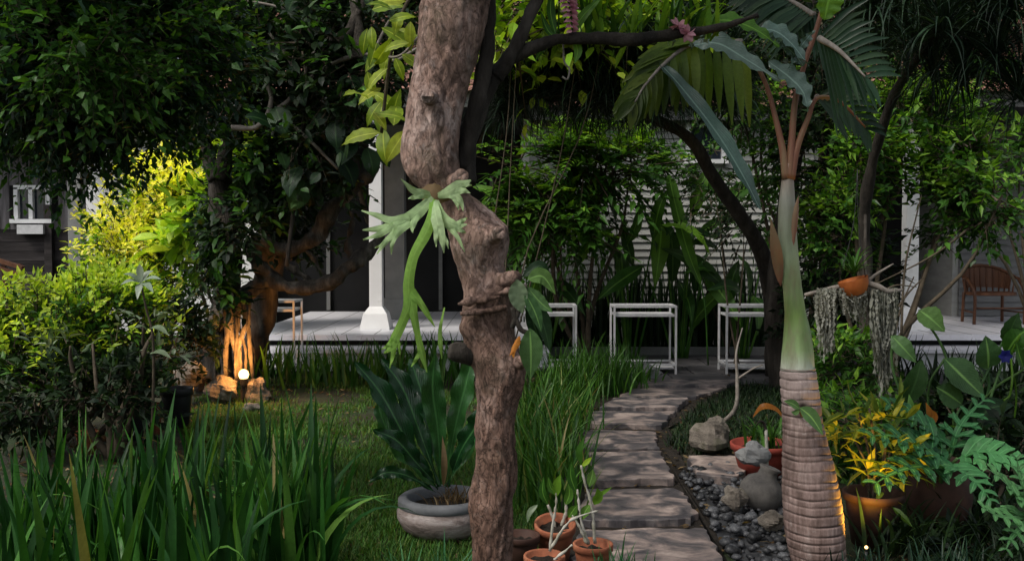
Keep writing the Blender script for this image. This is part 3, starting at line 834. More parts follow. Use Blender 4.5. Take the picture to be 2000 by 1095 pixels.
def shed():
    D = 17.0
    s = thing('wooden_shed', 'weathered grey plank shed with white framed window at far left', 'shed', (-8.6, D, 0))
    def X(px): return (px - 1000) / FOC * D
    def Z(py): return P(0, py, D)[2]
    w0, w1, wz0, wz1 = X(32), X(102), Z(432), Z(362)
    # upper vertical planks
    x = X(-150)
    while x < X(132):
        wd = .17
        for z0, z1 in ((Z(448), Z(285)),):
            if x + wd > w0 and x < w1:
                parts = [(z0, wz0), (wz1, z1)]
            else: parts = [(z0, z1)]
            for a, b in parts:
                MB().box((x + wd / 2, D + random.uniform(-.008, .008), (a + b) / 2), (wd - .012, .03, b - a)).build('plank', OLDWOOD, s, False)
        x += wd
    z = 0.0
    while z < Z(452):
        MB().box(((X(-150) + X(132)) / 2, D + .03 + random.uniform(-.01, .01), z + .085), (X(132) - X(-150), .03, .16)).build('board', OLDWOODH, s, False)
        z += .17
    MB().box((X(100), D - .06, Z(400) / 2), (.13, .1, Z(400))).build('post', OLDWOODH, s, False)
    f = MB(); t = .07
    f.box(((w0 + w1) / 2, D - .02, wz1 - t / 2), (w1 - w0, .08, t)); f.box((w0 + t / 2, D - .02, (wz0 + wz1) / 2), (t, .08, wz1 - wz0 - t - .01))
    f.box((w1 - t / 2, D - .02, (wz0 + wz1) / 2), (t, .08, wz1 - wz0 - t - .01)); f.box(((w0 + w1) / 2 - .02, D - .02, (wz0 + wz1) / 2), (t, .08, wz1 - wz0 - t - .01))
    f.box(((w0 + w1) / 2, D - .05, wz0), (w1 - w0 + .1, .14, t))
    wf = f.build('window_frame', WHITE, s, False)
    for a, b in ((w0 + t, (w0 + w1) / 2 - .055), ((w0 + w1) / 2 + .015, w1 - t)):
        MB().box(((a + b) / 2, D + .03, (wz0 + wz1) / 2), (b - a, .012, wz1 - wz0 - t)).build('pane', GLASS, wf, False)
    MB().box((X(70), D - .1, Z(448)), (.45, .18, .16)).build('sill_box', METAL, s, False)
    # corrugated roof
    u = np.linspace(X(-170), X(175), 160); zz = .03 * np.sin(u * 2 * math.pi / .13)
    y0, y1 = D - .75, D + 2.2; z0, z1 = Z(285) + .05, Z(285) + .95
    V = np.concatenate([np.stack([u, np.full_like(u, y0), z0 + zz], -1), np.stack([u, np.full_like(u, y1), z1 + zz], -1), np.stack([u, np.full_like(u, y0), z0 + zz - .02], -1), np.stack([u, np.full_like(u, y1), z1 + zz - .02], -1)])
    m = len(u); i = np.arange(m - 1)
    q = np.concatenate([np.stack([i, i + 1, i + m + 1, i + m], -1), np.stack([i + 2 * m, i + 3 * m, i + 3 * m + 1, i + 2 * m + 1], -1), np.stack([i + 2 * m, i + 2 * m + 1, i + 1, i], -1)])
    MB().add(V, [q]).build('roof_sheet', METAL, s)
    MB().box((X(-10), D + 1.2, 1.3), (X(132) - X(-150), .06, 2.6)).build('inner_wall', DARKWALL, s, False)
    # leaning brown timber rack in front
    t = thing('timber_rack', 'small brown timber rack with sloping top beside the shed', 'rack', P(15, 580, 15.5) * (1, 1, 0))
    for a, b in (((-30, 500), (45, 523)), ((-30, 515), (45, 536))):
        MB().bar(P(*a, 15.4), P(*b, 15.4), .1, .06).build('rail', CHAIRWOOD, t, False)
    for px in (-20, 8, 38):
        MB().bar(P(px, 515, 15.45), P(px, 515, 15.45) * (1, 1, 0), .06, .06, (0, 1, 0)).build('leg', CHAIRWOOD, t, False)
shed()

# ------------------------------------------------------------------ furniture
def tray_table(cx, d, hgt, wd, label):
    t = thing('tray_table', label, 'table', (cx, d, 0), 'pale metal tray tables on the terrace')
    b = .022; dp = .42
    xs = (cx - wd / 2, cx + wd / 2); ys = (d - dp / 2, d + dp / 2)
    for x in xs:
        for y in ys: MB().box((x, y, hgt / 2 + .006), (b, b, hgt - .012)).build('leg', METAL, t, False)
    for z, nm in ((hgt, 'top_rail'), (hgt * .15, 'shelf_rail')):
        m = MB()
        for y in ys: m.box((cx, y, z), (wd + b, b + .004, b))
        for x in xs: m.box((x, d, z), (b + .004, dp - b, b))
        m.build(nm, METAL, t, False)
    MB().box((cx, d, hgt - .1), (wd - .03, dp - .03, .028)).build('tray', METAL, t, False)
    MB().box((cx, d, hgt * .15 - .04), (wd - .03, dp - .03, .016)).build('shelf', METAL, t, False)
def Xd(px, d): return (px - 1000) / FOC * d
tray_table(Xd(1256, 11.25), 11.25, .78, .70, 'pale metal tray table standing free at the end of the stone path')
tray_table(Xd(1064, 11.3), 11.3, .78, .70, 'pale metal tray table half hidden behind the gnarled tree trunk')
tray_table(Xd(1472, 11.25), 11.25, .78, .70, 'pale metal tray table half hidden behind the dark leaning trunk')
tray_table(Xd(530, 11.2), 11.2, .84, .60, 'pale metal tray table in front of the left porch by the rooted tree')

def armchair():
    d = 13.4; cx = Xd(1938, d)
    c = thing('armchair', 'reddish wooden barrel armchair on the right porch', 'chair', (cx, d, FLOOR))
    w2, z = .36, FLOOR
    ang = np.linspace(-.15, math.pi + .15, 15)
    rail = [(cx + w2 * math.cos(a), d + .05 + .30 * math.sin(a), z + .62 + .17 * math.sin(max(0, min(math.pi, a))) ** 1.2) for a in ang]
    MB().tube(rail, .022, 8, 40).build('back_rail', CHAIRWOOD, c)
    for k, p in enumerate(rail[1:-1]):
        MB().tube([p, (cx + (p[0] - cx) * .9, d + (p[1] - d) * .9, z + .42)], .011, 6, 4).build('slat', CHAIRWOOD, c)
    pv = np.array([[(cx + (p[0] - cx) * k, d + .05 + (p[1] - d - .05) * k, z + .44 + (p[2] - z - .44) * q) for p in rail[2:-2]] for k, q in ((.93, .12), (.96, .5), (.985, .95))])
    m_ = pv.shape[1]; i_ = np.arange(2)[:, None] * m_; j_ = np.arange(m_ - 1)[None, :]
    MB().add(pv, [np.stack([i_ + j_, i_ + j_ + 1, i_ + m_ + j_ + 1, i_ + m_ + j_], -1).reshape(-1, 4)]).build('back_panel', CHAIRWOOD, c)
    th = np.linspace(0, 2 * math.pi, 24, endpoint=False)
    V = [(cx + .33 * math.cos(a), d + .02 + .28 * math.sin(a), zz) for zz in (z + .39, z + .43) for a in th]
    MB().poly(V, [tuple(range(23, -1, -1)), tuple(range(24, 48))] + [(i, (i + 1) % 24, 24 + (i + 1) % 24, 24 + i) for i in range(24)]).build('seat', CHAIRWOOD, c, False)
    for sx in (-1, 1):
        MB().tube([(cx + sx * .34, d - .22, z), (cx + sx * .34, d - .22, z + .42), (cx + sx * .355, d - .02, z + .62)], .022, 8, 14).build('leg', CHAIRWOOD, c)
        MB().tube([(cx + sx * .28, d + .26, z), (cx + sx * .27, d + .24, z + .42)], .022, 8, 6).build('leg', CHAIRWOOD, c)
        MB().tube([(cx + sx * .34, d - .22, z + .16), (cx + sx * .28, d + .26, z + .16)], .012, 6, 4).build('stretcher', CHAIRWOOD, c)
    MB().tube([(cx - .34, d - .22, z + .22), (cx + .34, d - .22, z + .22)], .012, 6, 4).build('stretcher', CHAIRWOOD, c)
armchair()

# ------------------------------------------------------------------ central tree
def central_tree():
    D = 3.6
    E = [(-140, 842, 985), (-60, 832, 968), (0, 826, 955), (60, 816, 947), (130, 808, 926), (200, 795, 906), (260, 786, 898), (305, 785, 895), (340, 797, 897), (375, 828, 915), (410, 862, 955),
         (445, 872, 985), (465, 875, 992), (490, 880, 989), (525, 894, 982), (560, 905, 1000), (600, 904, 1003), (640, 905, 1000), (680, 918, 1010), (715, 928, 1028), (745, 930, 1026), (780, 932, 1014), (830, 931, 1003),
         (880, 929, 1004), (930, 924, 1005), (990, 917, 1001), (1050, 920, 998), (1120, 918, 1000), (1200, 905, 1008), (1250, 880, 1030), (1300, 850, 1060)]
    E = np.array(E, float)
    t = thing('gnarled_tree', 'gnarled brown tree trunk in the foreground carrying ferns and orchids', 'tree', P(955, 1285, D) * (1, 1, 0))
    ys = np.linspace(-140, 1300, 420)
    Lx, Rx = np.interp(ys, E[:, 0], E[:, 1]), np.interp(ys, E[:, 0], E[:, 2])
    k = np.ones(9) / 9
    sm = lambda a: np.convolve(np.pad(a, 4, 'edge'), k, 'valid')
    Lx, Rx = sm(Lx), sm(Rx)
    dep = D + .05 * np.sin(ys / 190.0) + np.where(ys < 340, .06 * (340 - ys) / 340, 0)
    C = np.array([P((l + r) / 2, y, dd) for l, r, y, dd in zip(Lx, Rx, ys, dep)])
    rad = (Rx - Lx) / 2 * D / FOC * 1.03
    sides = 96
    ang = np.linspace(0, 2 * math.pi, sides, endpoint=False)
    V = np.zeros((len(ys), sides, 3))
    knots = [(P(965, 462, D - .06), .045, .028), (P(985, 440, D), .04, .025), (P(985, 560, D - .05), .05, .03), (P(1010, 720, D - .03), .04, .025), (P(845, 190, D - .1), .05, .014), (P(870, 40, D - .1), .06, .012),
             (P(910, 640, D - .06), .035, .018), (P(835, 300, D - .08), .08, -.008), (P(850, 120, D - .1), .03, -.018), (P(905, 700, D - .05), .045, .03), (P(940, 585, D - .09), .06, .02), (P(960, 850, D - .07), .05, .012), (P(850, 362, D - .08), .045, -.05), (P(990, 800, D - .04), .04, .014)]
    for i in range(len(ys)):
        for j in range(sides):
            a = ang[j]; dv = np.array((math.cos(a), math.sin(a), 0))
            p = C[i] + dv * rad[i]
            q = Vector((p[0] * 7, p[1] * 7, p[2] * 3.2))
            n1 = mn.noise(q); n2 = mn.noise(Vector((p[0] * 22, p[1] * 22, p[2] * 8))); n3 = mn.noise(Vector((p[0] * 70, p[1] * 70, p[2] * 26)))
            rid = abs(mn.noise(Vector((p[0] * 16 + 9, p[1] * 16, p[2] * 4)))) 
            dsp = .012 * n1 + .008 * n2 + .0045 * n3 - .006 * max(0, .12 - rid) / .12
            low = max(0, (ys[i] - 620) / 400)
            dsp += low * (.006 * n2 + .003 * n3)
            for kc, kr, kh in knots:
                dd = np.linalg.norm(p - kc)
                if dd < kr * 2.2: dsp += kh * math.exp(-(dd / kr) ** 2 * 1.6)
            V[i, j] = p + dv * dsp
    i = np.arange(len(ys) - 1)[:, None] * sides; j = np.arange(sides)[None, :]; kk = (j + 1) % sides
    q = np.stack([i + j, i + sides + j, i + sides + kk, i + kk], -1).reshape(-1, 4)
    MB().add(V, [q]).build('trunk', BARK, t)
    dk = lambda v: .006 * mn.noise(v * 18) + .004 * mn.noise(v * 50)
    # dark secondary stem and its limbs
    pts = [(905, 360), (905, 320), (912, 270), (935, 215), (955, 165), (985, 125), (1035, 95), (1090, 78), (1160, 75), (1230, 78), (1310, 68), (1400, 55), (1480, 30)]
    pp = [P(x, y, D + .12 + .02 * n) for n, (x, y) in enumerate(pts)]
    MB().tube(pp, [S(r, 3.9) for r in (24, 24, 21, 18, 17, 15, 13, 11, 12, 13, 11, 8, 4)], 16, 90, dk).build('limb', DARKBARK, t)
    MB().tube([P(968, 150, D + .2), P(1000, 105, D + .2), P(1030, 40, D + .22), P(1055, -20, D + .25), P(1090, -160, D + .3)], [S(r, 3.8) for r in (16, 14, 12, 12, 7)], 14, 50, dk).build('limb', DARKBARK, t)
    MB().tube([P(900, 330, D + .1), P(925, 230, D + .12), P(948, 120, D + .14), P(955, 40, D + .15), P(962, -60, D + .18)], [S(r, 3.75) for r in (14, 17, 15, 12, 10)], 14, 50, dk).build('limb', DARKBARK, t)
    # crown limbs above the picture, with leaves
    for a, b, c in (((900, -130), (700, -420), (500, -560)), ((905, -130), (930, -420), (800, -760)), ((910, -130), (1150, -420), (1400, -600)), ((1090, -160), (1250, -350), (1500, -420))):
        MB().tube([P(*a, D + .06), P(*b, D - .1), P(*c, D - .2)], [.09, .06, .02], 10, 24, dk).build('limb', BARK, t)
    bl = blobs_px([(600, -900, 3.9, 350, 200, .6), (950, -1000, 3.9, 350, 200, .6), (1400, -750, 4.2, 380, 200, .7)])
    foliage(t, bl, 260, (.16, .06), L_MID, 9, .35, name='crown', lumps=9)
    # dead bark flaps and stub in the scarred band
    for px, py, w_, h_ in ((915, 590, 20, 12), (950, 585, 26, 10), (990, 570, 18, 10), (930, 610, 30, 8), (965, 605, 24, 9)):
        p0 = P(px - w_, py + h_ * .3, D - .115); p1 = P(px + w_, py - h_ * .6, D - .12)
        MB().tube([p0, (p0 + p1) / 2 + (0, -.012, 0), p1], [.004, S(h_, D) * .7, .004], 8, 12, dk).build('bark_flap', BARK, t)
    MB().tube([P(925, 690, D - .03), P(895, 688, D - .05), P(878, 685, D - .06)], [S(24, D), S(20, D), S(15, D)], 14, 12, dk).build('stub', DARKBARK, t)
    # sawn and healed knots
    for a, b, r in (((965, 462), (978, 452), 13), ((985, 548), (1012, 540), 14), ((893, 352), (905, 340), 13), ((1008, 712), (1028, 700), 12), ((838, 190), (834, 188), 12)):
        p0, p1 = P(*a, D - .07), P(*b, D - .125)
        p1 = p0 + (p1 - p0) * .8
        u = unit(p1 - p0)
        MB().tube([p0 - u * .03, p0, p1, p1 + u * .006, p1 + u * .002, p1 - u * .006], [S(r * 1.35, D), S(r * 1.15, D), S(r, D), S(r * .9, D), S(r * .55, D), S(r * .3, D)], 16, 22, lambda v: .005 * mn.noise(v * 40)).build('knot', BARK, t)
central_tree()

def staghorn():
    D = 3.42
    t = thing('staghorn_fern', 'pale green staghorn fern with antler fronds hanging on the gnarled trunk', 'fern', P(848, 385, D))
    MB().leaf([P(815, 372, D + .02), P(850, 378, D - .01), P(890, 385, D + .03)], S(22, D), (0, -1, .2), -.3, .01, 10).build('shield_frond', L_DRY, t)
    def frond(strips, mat):
        m = MB()
        for st in strips:
            pts = [P(x, y, D + dz) for x, y, w_, dz in st]
            m.leaf(pts, [S(w_ * .39, D) for x, y, w_, dz in st], (0.05, -1, .15), -.22, .004, max(8, len(pts) * 5), 2, wf=2)
        m.build('frond', mat, t)
    frond([[(846, 378, 12, 0), (825, 405, 30, -.04), (795, 430, 36, -.07), (765, 440, 22, -.08), (735, 447, 15, -.07), (708, 449, 3, -.05)],
           [(800, 425, 26, -.07), (765, 430, 20, -.075), (735, 420, 13, -.06), (706, 411, 3, -.03)],
           [(770, 440, 18, -.08), (742, 457, 15, -.09), (709, 468, 3, -.1)],
           [(800, 432, 26, -.07), (775, 455, 18, -.09), (766, 475, 11, -.1), (764, 497, 2, -.1)],
           [(785, 440, 20, -.075), (755, 470, 14, -.1), (736, 496, 3, -.12)],
           [(758, 466, 12, -.1), (745, 478, 8, -.1), (732, 484, 2, -.1)],
           [(815, 415, 22, -.05), (806, 440, 14, -.08), (806, 455, 2, -.09)]], L_STAG)
    frond([[(846, 380, 14, 0), (825, 378, 24, -.03), (805, 370, 16, -.05), (783, 349, 2, -.06)], [(828, 380, 18, -.03), (808, 385, 12, -.05), (797, 388, 2, -.06)]], L_STAG)
    frond([[(850, 385, 10, 0), (875, 375, 30, -.03), (898, 362, 30, -.03), (920, 352, 4, -.02)], [(885, 375, 24, -.03), (905, 372, 14, -.04), (919, 377, 2, -.04)],
           [(880, 378, 24, -.03), (898, 390, 16, -.04), (905, 412, 2, -.04)], [(890, 370, 18, -.03), (908, 362, 12, -.03), (922, 362, 2, -.03)], [(885, 382, 16, -.03), (893, 398, 10, -.04), (896, 410, 2, -.04)]], L_STAG)
    frond([[(850, 388, 12, 0), (862, 420, 26, -.04), (885, 440, 28, -.06), (912, 438, 3, -.05)], [(875, 436, 20, -.05), (898, 448, 14, -.06), (910, 455, 2, -.05)], [(875, 440, 16, -.05), (893, 462, 11, -.07), (908, 492, 2, -.08)],
           [(890, 438, 14, -.06), (905, 430, 10, -.05), (912, 425, 2, -.05)]], L_STAG)
    frond([[(847, 385, 16, 0), (850, 415, 28, -.06), (857, 445, 28, -.09), (864, 470, 16, -.1), (867, 494, 2, -.1)], [(853, 440, 16, -.09), (851, 465, 10, -.1), (852, 482, 2, -.1)], [(862, 455, 12, -.09), (872, 470, 8, -.1), (876, 486, 2, -.1)]], L_STAG)
    frond([[(845, 382, 14, 0), (845, 420, 26, -.06), (830, 458, 28, -.09), (808, 500, 24, -.1), (798, 550, 26, -.1), (800, 592, 32, -.1), (790, 620, 22, -.1), (774, 655, 24, -.1), (764, 675, 24, -.1), (750, 690, 3, -.1)],
           [(802, 580, 30, -.1), (808, 615, 20, -.1), (816, 655, 15, -.1), (824, 690, 18, -.1), (834, 727, 2, -.1)],
           [(803, 570, 26, -.1), (820, 590, 16, -.1), (834, 612, 14, -.1), (849, 638, 2, -.1)],
           [(770, 660, 18, -.1), (768, 690, 12, -.1), (761, 718, 2, -.1)], [(772, 655, 16, -.1), (779, 675, 9, -.1), (781, 692, 2, -.1)], [(822, 685, 12, -.1), (812, 702, 9, -.1), (803, 716, 2, -.1)], [(764, 668, 14, -.1), (755, 676, 8, -.1), (745, 682, 2, -.1)]], L_STAGG)
    frond([[(868, 600, 4, .05), (860, 640, 9, .0), (860, 670, 12, -.03), (863, 700, 2, -.04)]], L_STAGG)
staghorn()

def orchid_on_trunk():
    D = 3.5
    t = thing('trunk_orchid', 'broad-leaved orchid with pale hanging leaves on the right of the gnarled trunk', 'orchid', P(1015, 560, D))
    spec = [([(1010, 545), (1012, 580), (1020, 612)], 19, -.06, L_PALE), ([(1030, 545), (1060, 540), (1085, 575)], 16, -.02, L_OVAL), ([(1030, 560), (1055, 590), (1080, 610)], 13, -.03, L_OVAL),
            ([(1025, 570), (1045, 610), (1058, 650)], 13, -.05, L_OVAL), ([(1030, 575), (1060, 630), (1075, 690)], 17, 0, L_GLOSS), ([(1035, 640), (1037, 690), (1036, 740)], 23, -.07, L_OVAL), ([(1020, 540), (1055, 520), (1075, 545)], 12, .02, L_GLOSS),
            ([(1030, 590), (1045, 640), (1060, 680)], 14, .02, L_GLOSS)]
    for pts, w_, dz, m in spec:
        MB().leaf([P(x, y, D + dz + .01 * k) for k, (x, y) in enumerate(pts)], S(w_, D), (random.uniform(-.4, .4), -1, .2), .2, .003, 14).build('leaf', m, t)
    for pts, r in (([(1000, 600), (1015, 640), (1030, 650)], 5), ([(1000, 640), (1018, 590), (1012, 550)], 5), ([(1005, 560), (1030, 560)], 6)):
        MB().tube([P(x, y, D - .03) for x, y in pts], S(r, D), 8, 12).build('stem', DARKBARK, t)
    for pts, w_ in (([(1015, 655), (1007, 675), (995, 695)], 6), ([(1012, 660), (1002, 685), (1004, 700)], 5)):
        MB().leaf([P(x, y, D - .09) for x, y in pts], S(w_, D), (-.3, -1, .2), -.4, .003, 10).build('bract', L_ORANGE, t)
orchid_on_trunk()

def branch_orchids():
    D = 3.95
    t = thing('flowering_orchid', 'orchid with drooping pink flower spike on the dark branch', 'orchid', P(1110, 72, D))
    m = MB()
    N = 70
    s = np.linspace(0, 1, N)
    ax = catmull([P(1100, -30, D - .1), P(1112, 10, D - .12), P(1118, 60, D - .12)], N)
    az = s * 60
    d = np.stack([np.cos(az), np.sin(az), np.full(N, -.3)], -1)
    m.leaves(ax, d, np.stack([-np.sin(az), np.cos(az), np.ones(N)], -1), np.full(N, .045) * (1.2 - .6 * s), .024, .1, True)
    m.build('flower_spike', PINK, t, False)
    MB().tube([P(1090, 75, D - .02), P(1095, -20, D - .08), P(1112, 10, D - .12), P(1118, 60, D - .12)], .004, 6, 20).build('flower_stem', L_BROAD, t)
    for pts, w_ in (([(1085, 70), (1075, 20), (1082, -30)], 9), ([(1120, 75), (1128, 100), (1122, 125)], 9), ([(1095, 80), (1070, 60), (1055, 20)], 8), ([(1110, 75), (1140, 30), (1180, -10)], 9), ([(1085, 80), (1060, 95), (1045, 120)], 7)):
        MB().leaf([P(x, y, D - .05) for x, y in pts], S(w_, D), (.3, -1, .3), .35, 0, 12).build('leaf', L_BROAD, t)
    MB().tube([P(1100, 80, D - .02), P(1102, 120, D - .05), P(1112, 135, D - .05), P(1108, 155, D - .06), P(1098, 150, D - .06)], .004, 6, 24).build('aerial_root', PALETWIG, t)
    g = thing('branch_epiphytes', 'strap-leaved epiphytes with small pink blooms along the dark branch', 'epiphyte', P(1260, 70, D))
    for px in range(1150, 1400, 26):
        n = 9
        base = np.repeat(P(px + random.uniform(-8, 8), 72, D + .05)[None], n, 0) + rng.normal(size=(n, 3)) * .012
        MB().blades(base, rng.uniform(0, 6.28, n), rng.uniform(.12, .28, n), rng.uniform(.014, .028, n), rng.uniform(.1, .8, n), rng.uniform(.2, 1.6, n), 7).build('leaf_tuft', L_LIGHT if random.random() < .5 else L_MID, g)
    for px, py in ((1325, 50), (1342, 66)):
        n = 12; c = P(px, py, D - .06); d = unit(rng.normal(size=(n, 3)))
        MB().leaves(np.repeat(c[None], n, 0), d, rng.normal(size=(n, 3)), .04, .026, .1, True).build('flower', PINK, g, False)
    n = 60
    c = np.array([P(random.uniform(1100, 1380), random.uniform(66, 84), D + random.uniform(-.02, .1)) for _ in range(n)])
    d = unit(rng.normal(size=(n, 3)))
    MB().leaves(c, d, rng.normal(size=(n, 3)), .03, .02, .1).build('lichen', L_PALE, g, False)['kind'] = 'stuff'
branch_orchids()

# ------------------------------------------------------------------ spindle palm
def spindle_palm():
    D = 4.5
    t = thing('spindle_palm', 'spindle palm with ringed swollen trunk and green crownshaft beside the path', 'palm', P(1600, 1110, D) * (1, 1, 0))
    E = np.array([(718, 1524, 1592), (760, 1524, 1598), (820, 1528, 1606), (860, 1529, 1615), (900, 1529, 1627), (950, 1528, 1637), (1000, 1530, 1645), (1050, 1535, 1649), (1095, 1545, 1652), (1130, 1552, 1652)], float)
    ys = np.linspace(718, 1130, 260)
    Lx, Rx = np.interp(ys, E[:, 0], E[:, 1]), np.interp(ys, E[:, 0], E[:, 2])
    rings = []; y = 722.0; k = 0
    while y < 1130:
        rings.append(y); y += random.uniform(10, 22) if y < 900 else random.uniform(11, 21)
    rings = np.array(rings)
    sides = 64; ang = np.linspace(0, 2 * math.pi, sides, endpoint=False)
    V = np.zeros((len(ys), sides, 3)); U = np.zeros_like(V)
    for i, y in enumerate(ys):
        c = P((Lx[i] + Rx[i]) / 2, y, D); r = (Rx[i] - Lx[i]) / 2 * D / FOC
        for j in range(sides):
            off = 2.5 * mn.noise(Vector((math.cos(ang[j]) * 1.5, math.sin(ang[j]) * 1.5, y * .01)))
            g = np.min(np.abs(rings + off - y)); gv = math.exp(-(g / 2.0) ** 2) * (.45 + .55 * min(1, max(0, .5 + 1.3 * mn.noise(Vector((math.cos(ang[j]) * 1.2, math.sin(ang[j]) * 1.2, rings[int(np.argmin(np.abs(rings + off - y)))] * 3.7))))))
            n = mn.noise(Vector((math.cos(ang[j]) * 2, math.sin(ang[j]) * 2, y * .02))) * .004
            rr = r - gv * .006 + n
            hole = math.exp(-(((y - 800) / 22) ** 2 + ((ang[j] - 4.55) / .35) ** 2))
            rr -= hole * .03
            V[i, j] = c + (math.cos(ang[j]) * rr, math.sin(ang[j]) * rr, 0); U[i, j, 2] = max(gv, hole * 1.2); U[i, j, 1] = i / len(ys)
    i = np.arange(len(ys) - 1)[:, None] * sides; j = np.arange(sides)[None, :]; kk = (j + 1) % sides
    q = np.stack([i + j, i + sides + j, i + sides + kk, i + kk], -1).reshape(-1, 4)
    MB().add(V, [q], U).build('trunk', palmtrunkmat(), t)
    E2 = [(722, 1525, 1591), (690, 1527, 1589), (650, 1531, 1583), (610, 1533, 1573), (560, 1530, 1566), (510, 1521, 1560), (450, 1519, 1555), (400, 1521, 1553), (350, 1527, 1550), (320, 1530, 1549)]
    pts = [P((a + b) / 2, y, D) for y, a, b in E2]; rad = [(b - a) / 2 * D / FOC for y, a, b in E2]
    MB().tube(pts, rad, 40, 90, lambda v: .0035 * mn.noise(Vector((v.x * 30, v.y * 30, v.z * 5)))).build('crownshaft', crownshaftmat(), t)
    PET = roughmat('petiole_red', [(.09, .035, .02), (.2, .085, .05), (.2, .16, .08)], 8, .5, .15, .003, (1, 1, .2))
    for ps, rs in (([(1536, 350), (1528, 290), (1512, 220), (1496, 165), (1468, 118), (1410, 84), (1350, 88)], (9, 7, 5, 4.5, 4, 3, 2)), ([(1541, 350), (1546, 280), (1553, 200), (1570, 130), (1603, 30), (1640, -120)], (9, 7, 6, 5, 5, 3)), ([(1545, 350), (1556, 290), (1578, 232), (1596, 192), (1640, 198), (1690, 248)], (8, 7, 5, 4, 3, 1.5))):
        MB().tube([P(x, y, D - .01 + .01 * n) for n, (x, y) in enumerate(ps)], [S(r, D) for r in rs], 12, 30).build('petiole', PET, t)
    MB().leaf([P(1525, 560, D - .02), P(1516, 490, D - .07), P(1505, 425, D - .08)], S(11, D), (-.3, -1, 0), -.6, .002, 12).build('dry_sheath', PET, t)
    MB().leaf([P(1550, 480, D - .09), P(1556, 420, D - .08), P(1560, 380, D - .05)], S(7, D), (.3, -1, 0), -.6, .002, 12).build('dry_sheath', PET, t)
    # long folded frond hanging to the right-below of the fan
    MB().leaf([P(1280, 115, 4.9), P(1330, 170, 4.75), P(1400, 260, 4.6), P(1452, 345, 4.5), P(1485, 410, 4.48)], [S(v, 4.6) for v in (4, 17, 21, 20, 15, 2)], (.5, -1, .3), .35, .006, 30, 3).build('frond', L_BLUE, t)
    # broad glossy leaves near the crown
    for ps, w_, m, nr in (([(1365, 48), (1420, 40), (1475, 58), (1522, 92)], 17, L_BROAD, (0, -1, .7)), ([(1345, 90), (1400, 85), (1455, 115), (1525, 160)], 22, L_BLUE, (.1, -1, .5)), ([(1500, 120), (1540, 150), (1568, 180), (1578, 218)], 24, L_BLUE, (.5, -1, .2)),
                          ([(1470, 62), (1510, 60), (1545, 85), (1580, 130)], 20, L_BLUE, (.1, -1, .8)), ([(1570, 130), (1550, 105), (1520, 80)], 12, L_BLUE, (0, -1, .3)), ([(1590, 60), (1565, 90), (1540, 135)], 9, L_BLUE, (.8, -1, .3)), ([(1610, 40), (1620, -5), (1640, -60)], 26, L_BROAD, (.2, -1, .2))):
        MB().leaf([P(x, y, D - .05 - .02 * n) for n, (x, y) in enumerate(ps)], S(w_, D), nr, .3, .012, 20, 2).build('leaf_blade', m, t)
    # pinnate fronds
    def pinnate(rach, tips, n, wd, mat, dz=0., depth=(0, 0)):
        c = catmull([np.array(P(x, y, d)) for x, y, d in rach], n)
        m = MB()
        for side, (fx0, fy0, fx1, fy1, ln0, ln1) in enumerate(tips):
            for k in range(n):
                s = k / (n - 1)
                dx, dy = fx0 + (fx1 - fx0) * s, fy0 + (fy1 - fy0) * s
                ln_ = (ln0 + (ln1 - ln0) * s) * random.uniform(.85, 1.08)
                L = S(ln_, rach[0][2]); a = c[k]; u = np.array((dx, random.uniform(-.25, .1) + depth[side], -dy)); u = u / np.linalg.norm(u)
                mid = a + u * L * .55; end = a + u * L + np.array((0, 0, -.14 * L))
                m.leaf([a, mid, end], [wd * .35, wd, wd * .85, wd * .15], (random.uniform(-.2, .2), -1, .5 if side == 0 else .2), .45, 0, 8, 1)
        o = m.build('frond', mat, t)
        MB().tube([P(x, y, d) for x, y, d in rach], [S(6, 4.9), S(4, 4.9), S(1.5, 4.9)], 8, 24).build('rachis', PALETWIG, o)
    pinnate([(1450, 82, 4.9), (1370, 82, 4.95), (1320, 105, 4.9), (1265, 160, 4.8), (1240, 200, 4.75)], [(-1, -.05, -.75, .65, 150, 50), (.12, 1, -.2, 1, 160, 45)], 20, S(10, 4.9), L_PALM)
    pinnate([(1600, 75, 4.4), (1640, 100, 4.3), (1690, 150, 4.2)], [(.25, 1, .5, .9, 165, 60), (.6, -.6, .8, -.1, 120, 60)], 12, S(6, 4.3), L_PALMD)
    pinnate([(1590, 30, 4.9), (1540, 0, 5.0), (1480, -20, 5.1)], [(-.6, .5, -.9, .3, 130, 70), (.2, 1, -.3, 1, 90, 50)], 16, S(6, 5), L_PALMD)
    pinnate([(1595, 190, 4.7), (1640, 200, 4.9), (1690, 250, 5.0)], [(.5, .7, .3, 1, 90, 50), (.8, -.4, .9, .2, 80, 50)], 10, S(6, 4.8), L_PALMD)
    # small climbing leaf in front of the ringed trunk
    v = thing('trunk_seedling', 'small pale-leaved seedling growing from a hole in the ringed palm trunk', 'plant', P(1560, 800, D - .18))
    for ps, w_ in (([(1562, 798), (1548, 788), (1530, 782)], 8), ([(1562, 795), (1585, 815), (1608, 850)], 15), ([(1562, 800), (1552, 806), (1545, 803)], 5)):
        MB().leaf([P(x, y, D - .19 - .012 * n) for n, (x, y) in enumerate(ps)], S(w_, D), (.2, -1, .4), .25, 0, 12).build('leaf', L_OVAL, v)
    MB().tube([P(1566, 812, D - .15), P(1560, 800, D - .19)], .004, 6, 5).build('stem', TWIG, v)
spindle_palm()

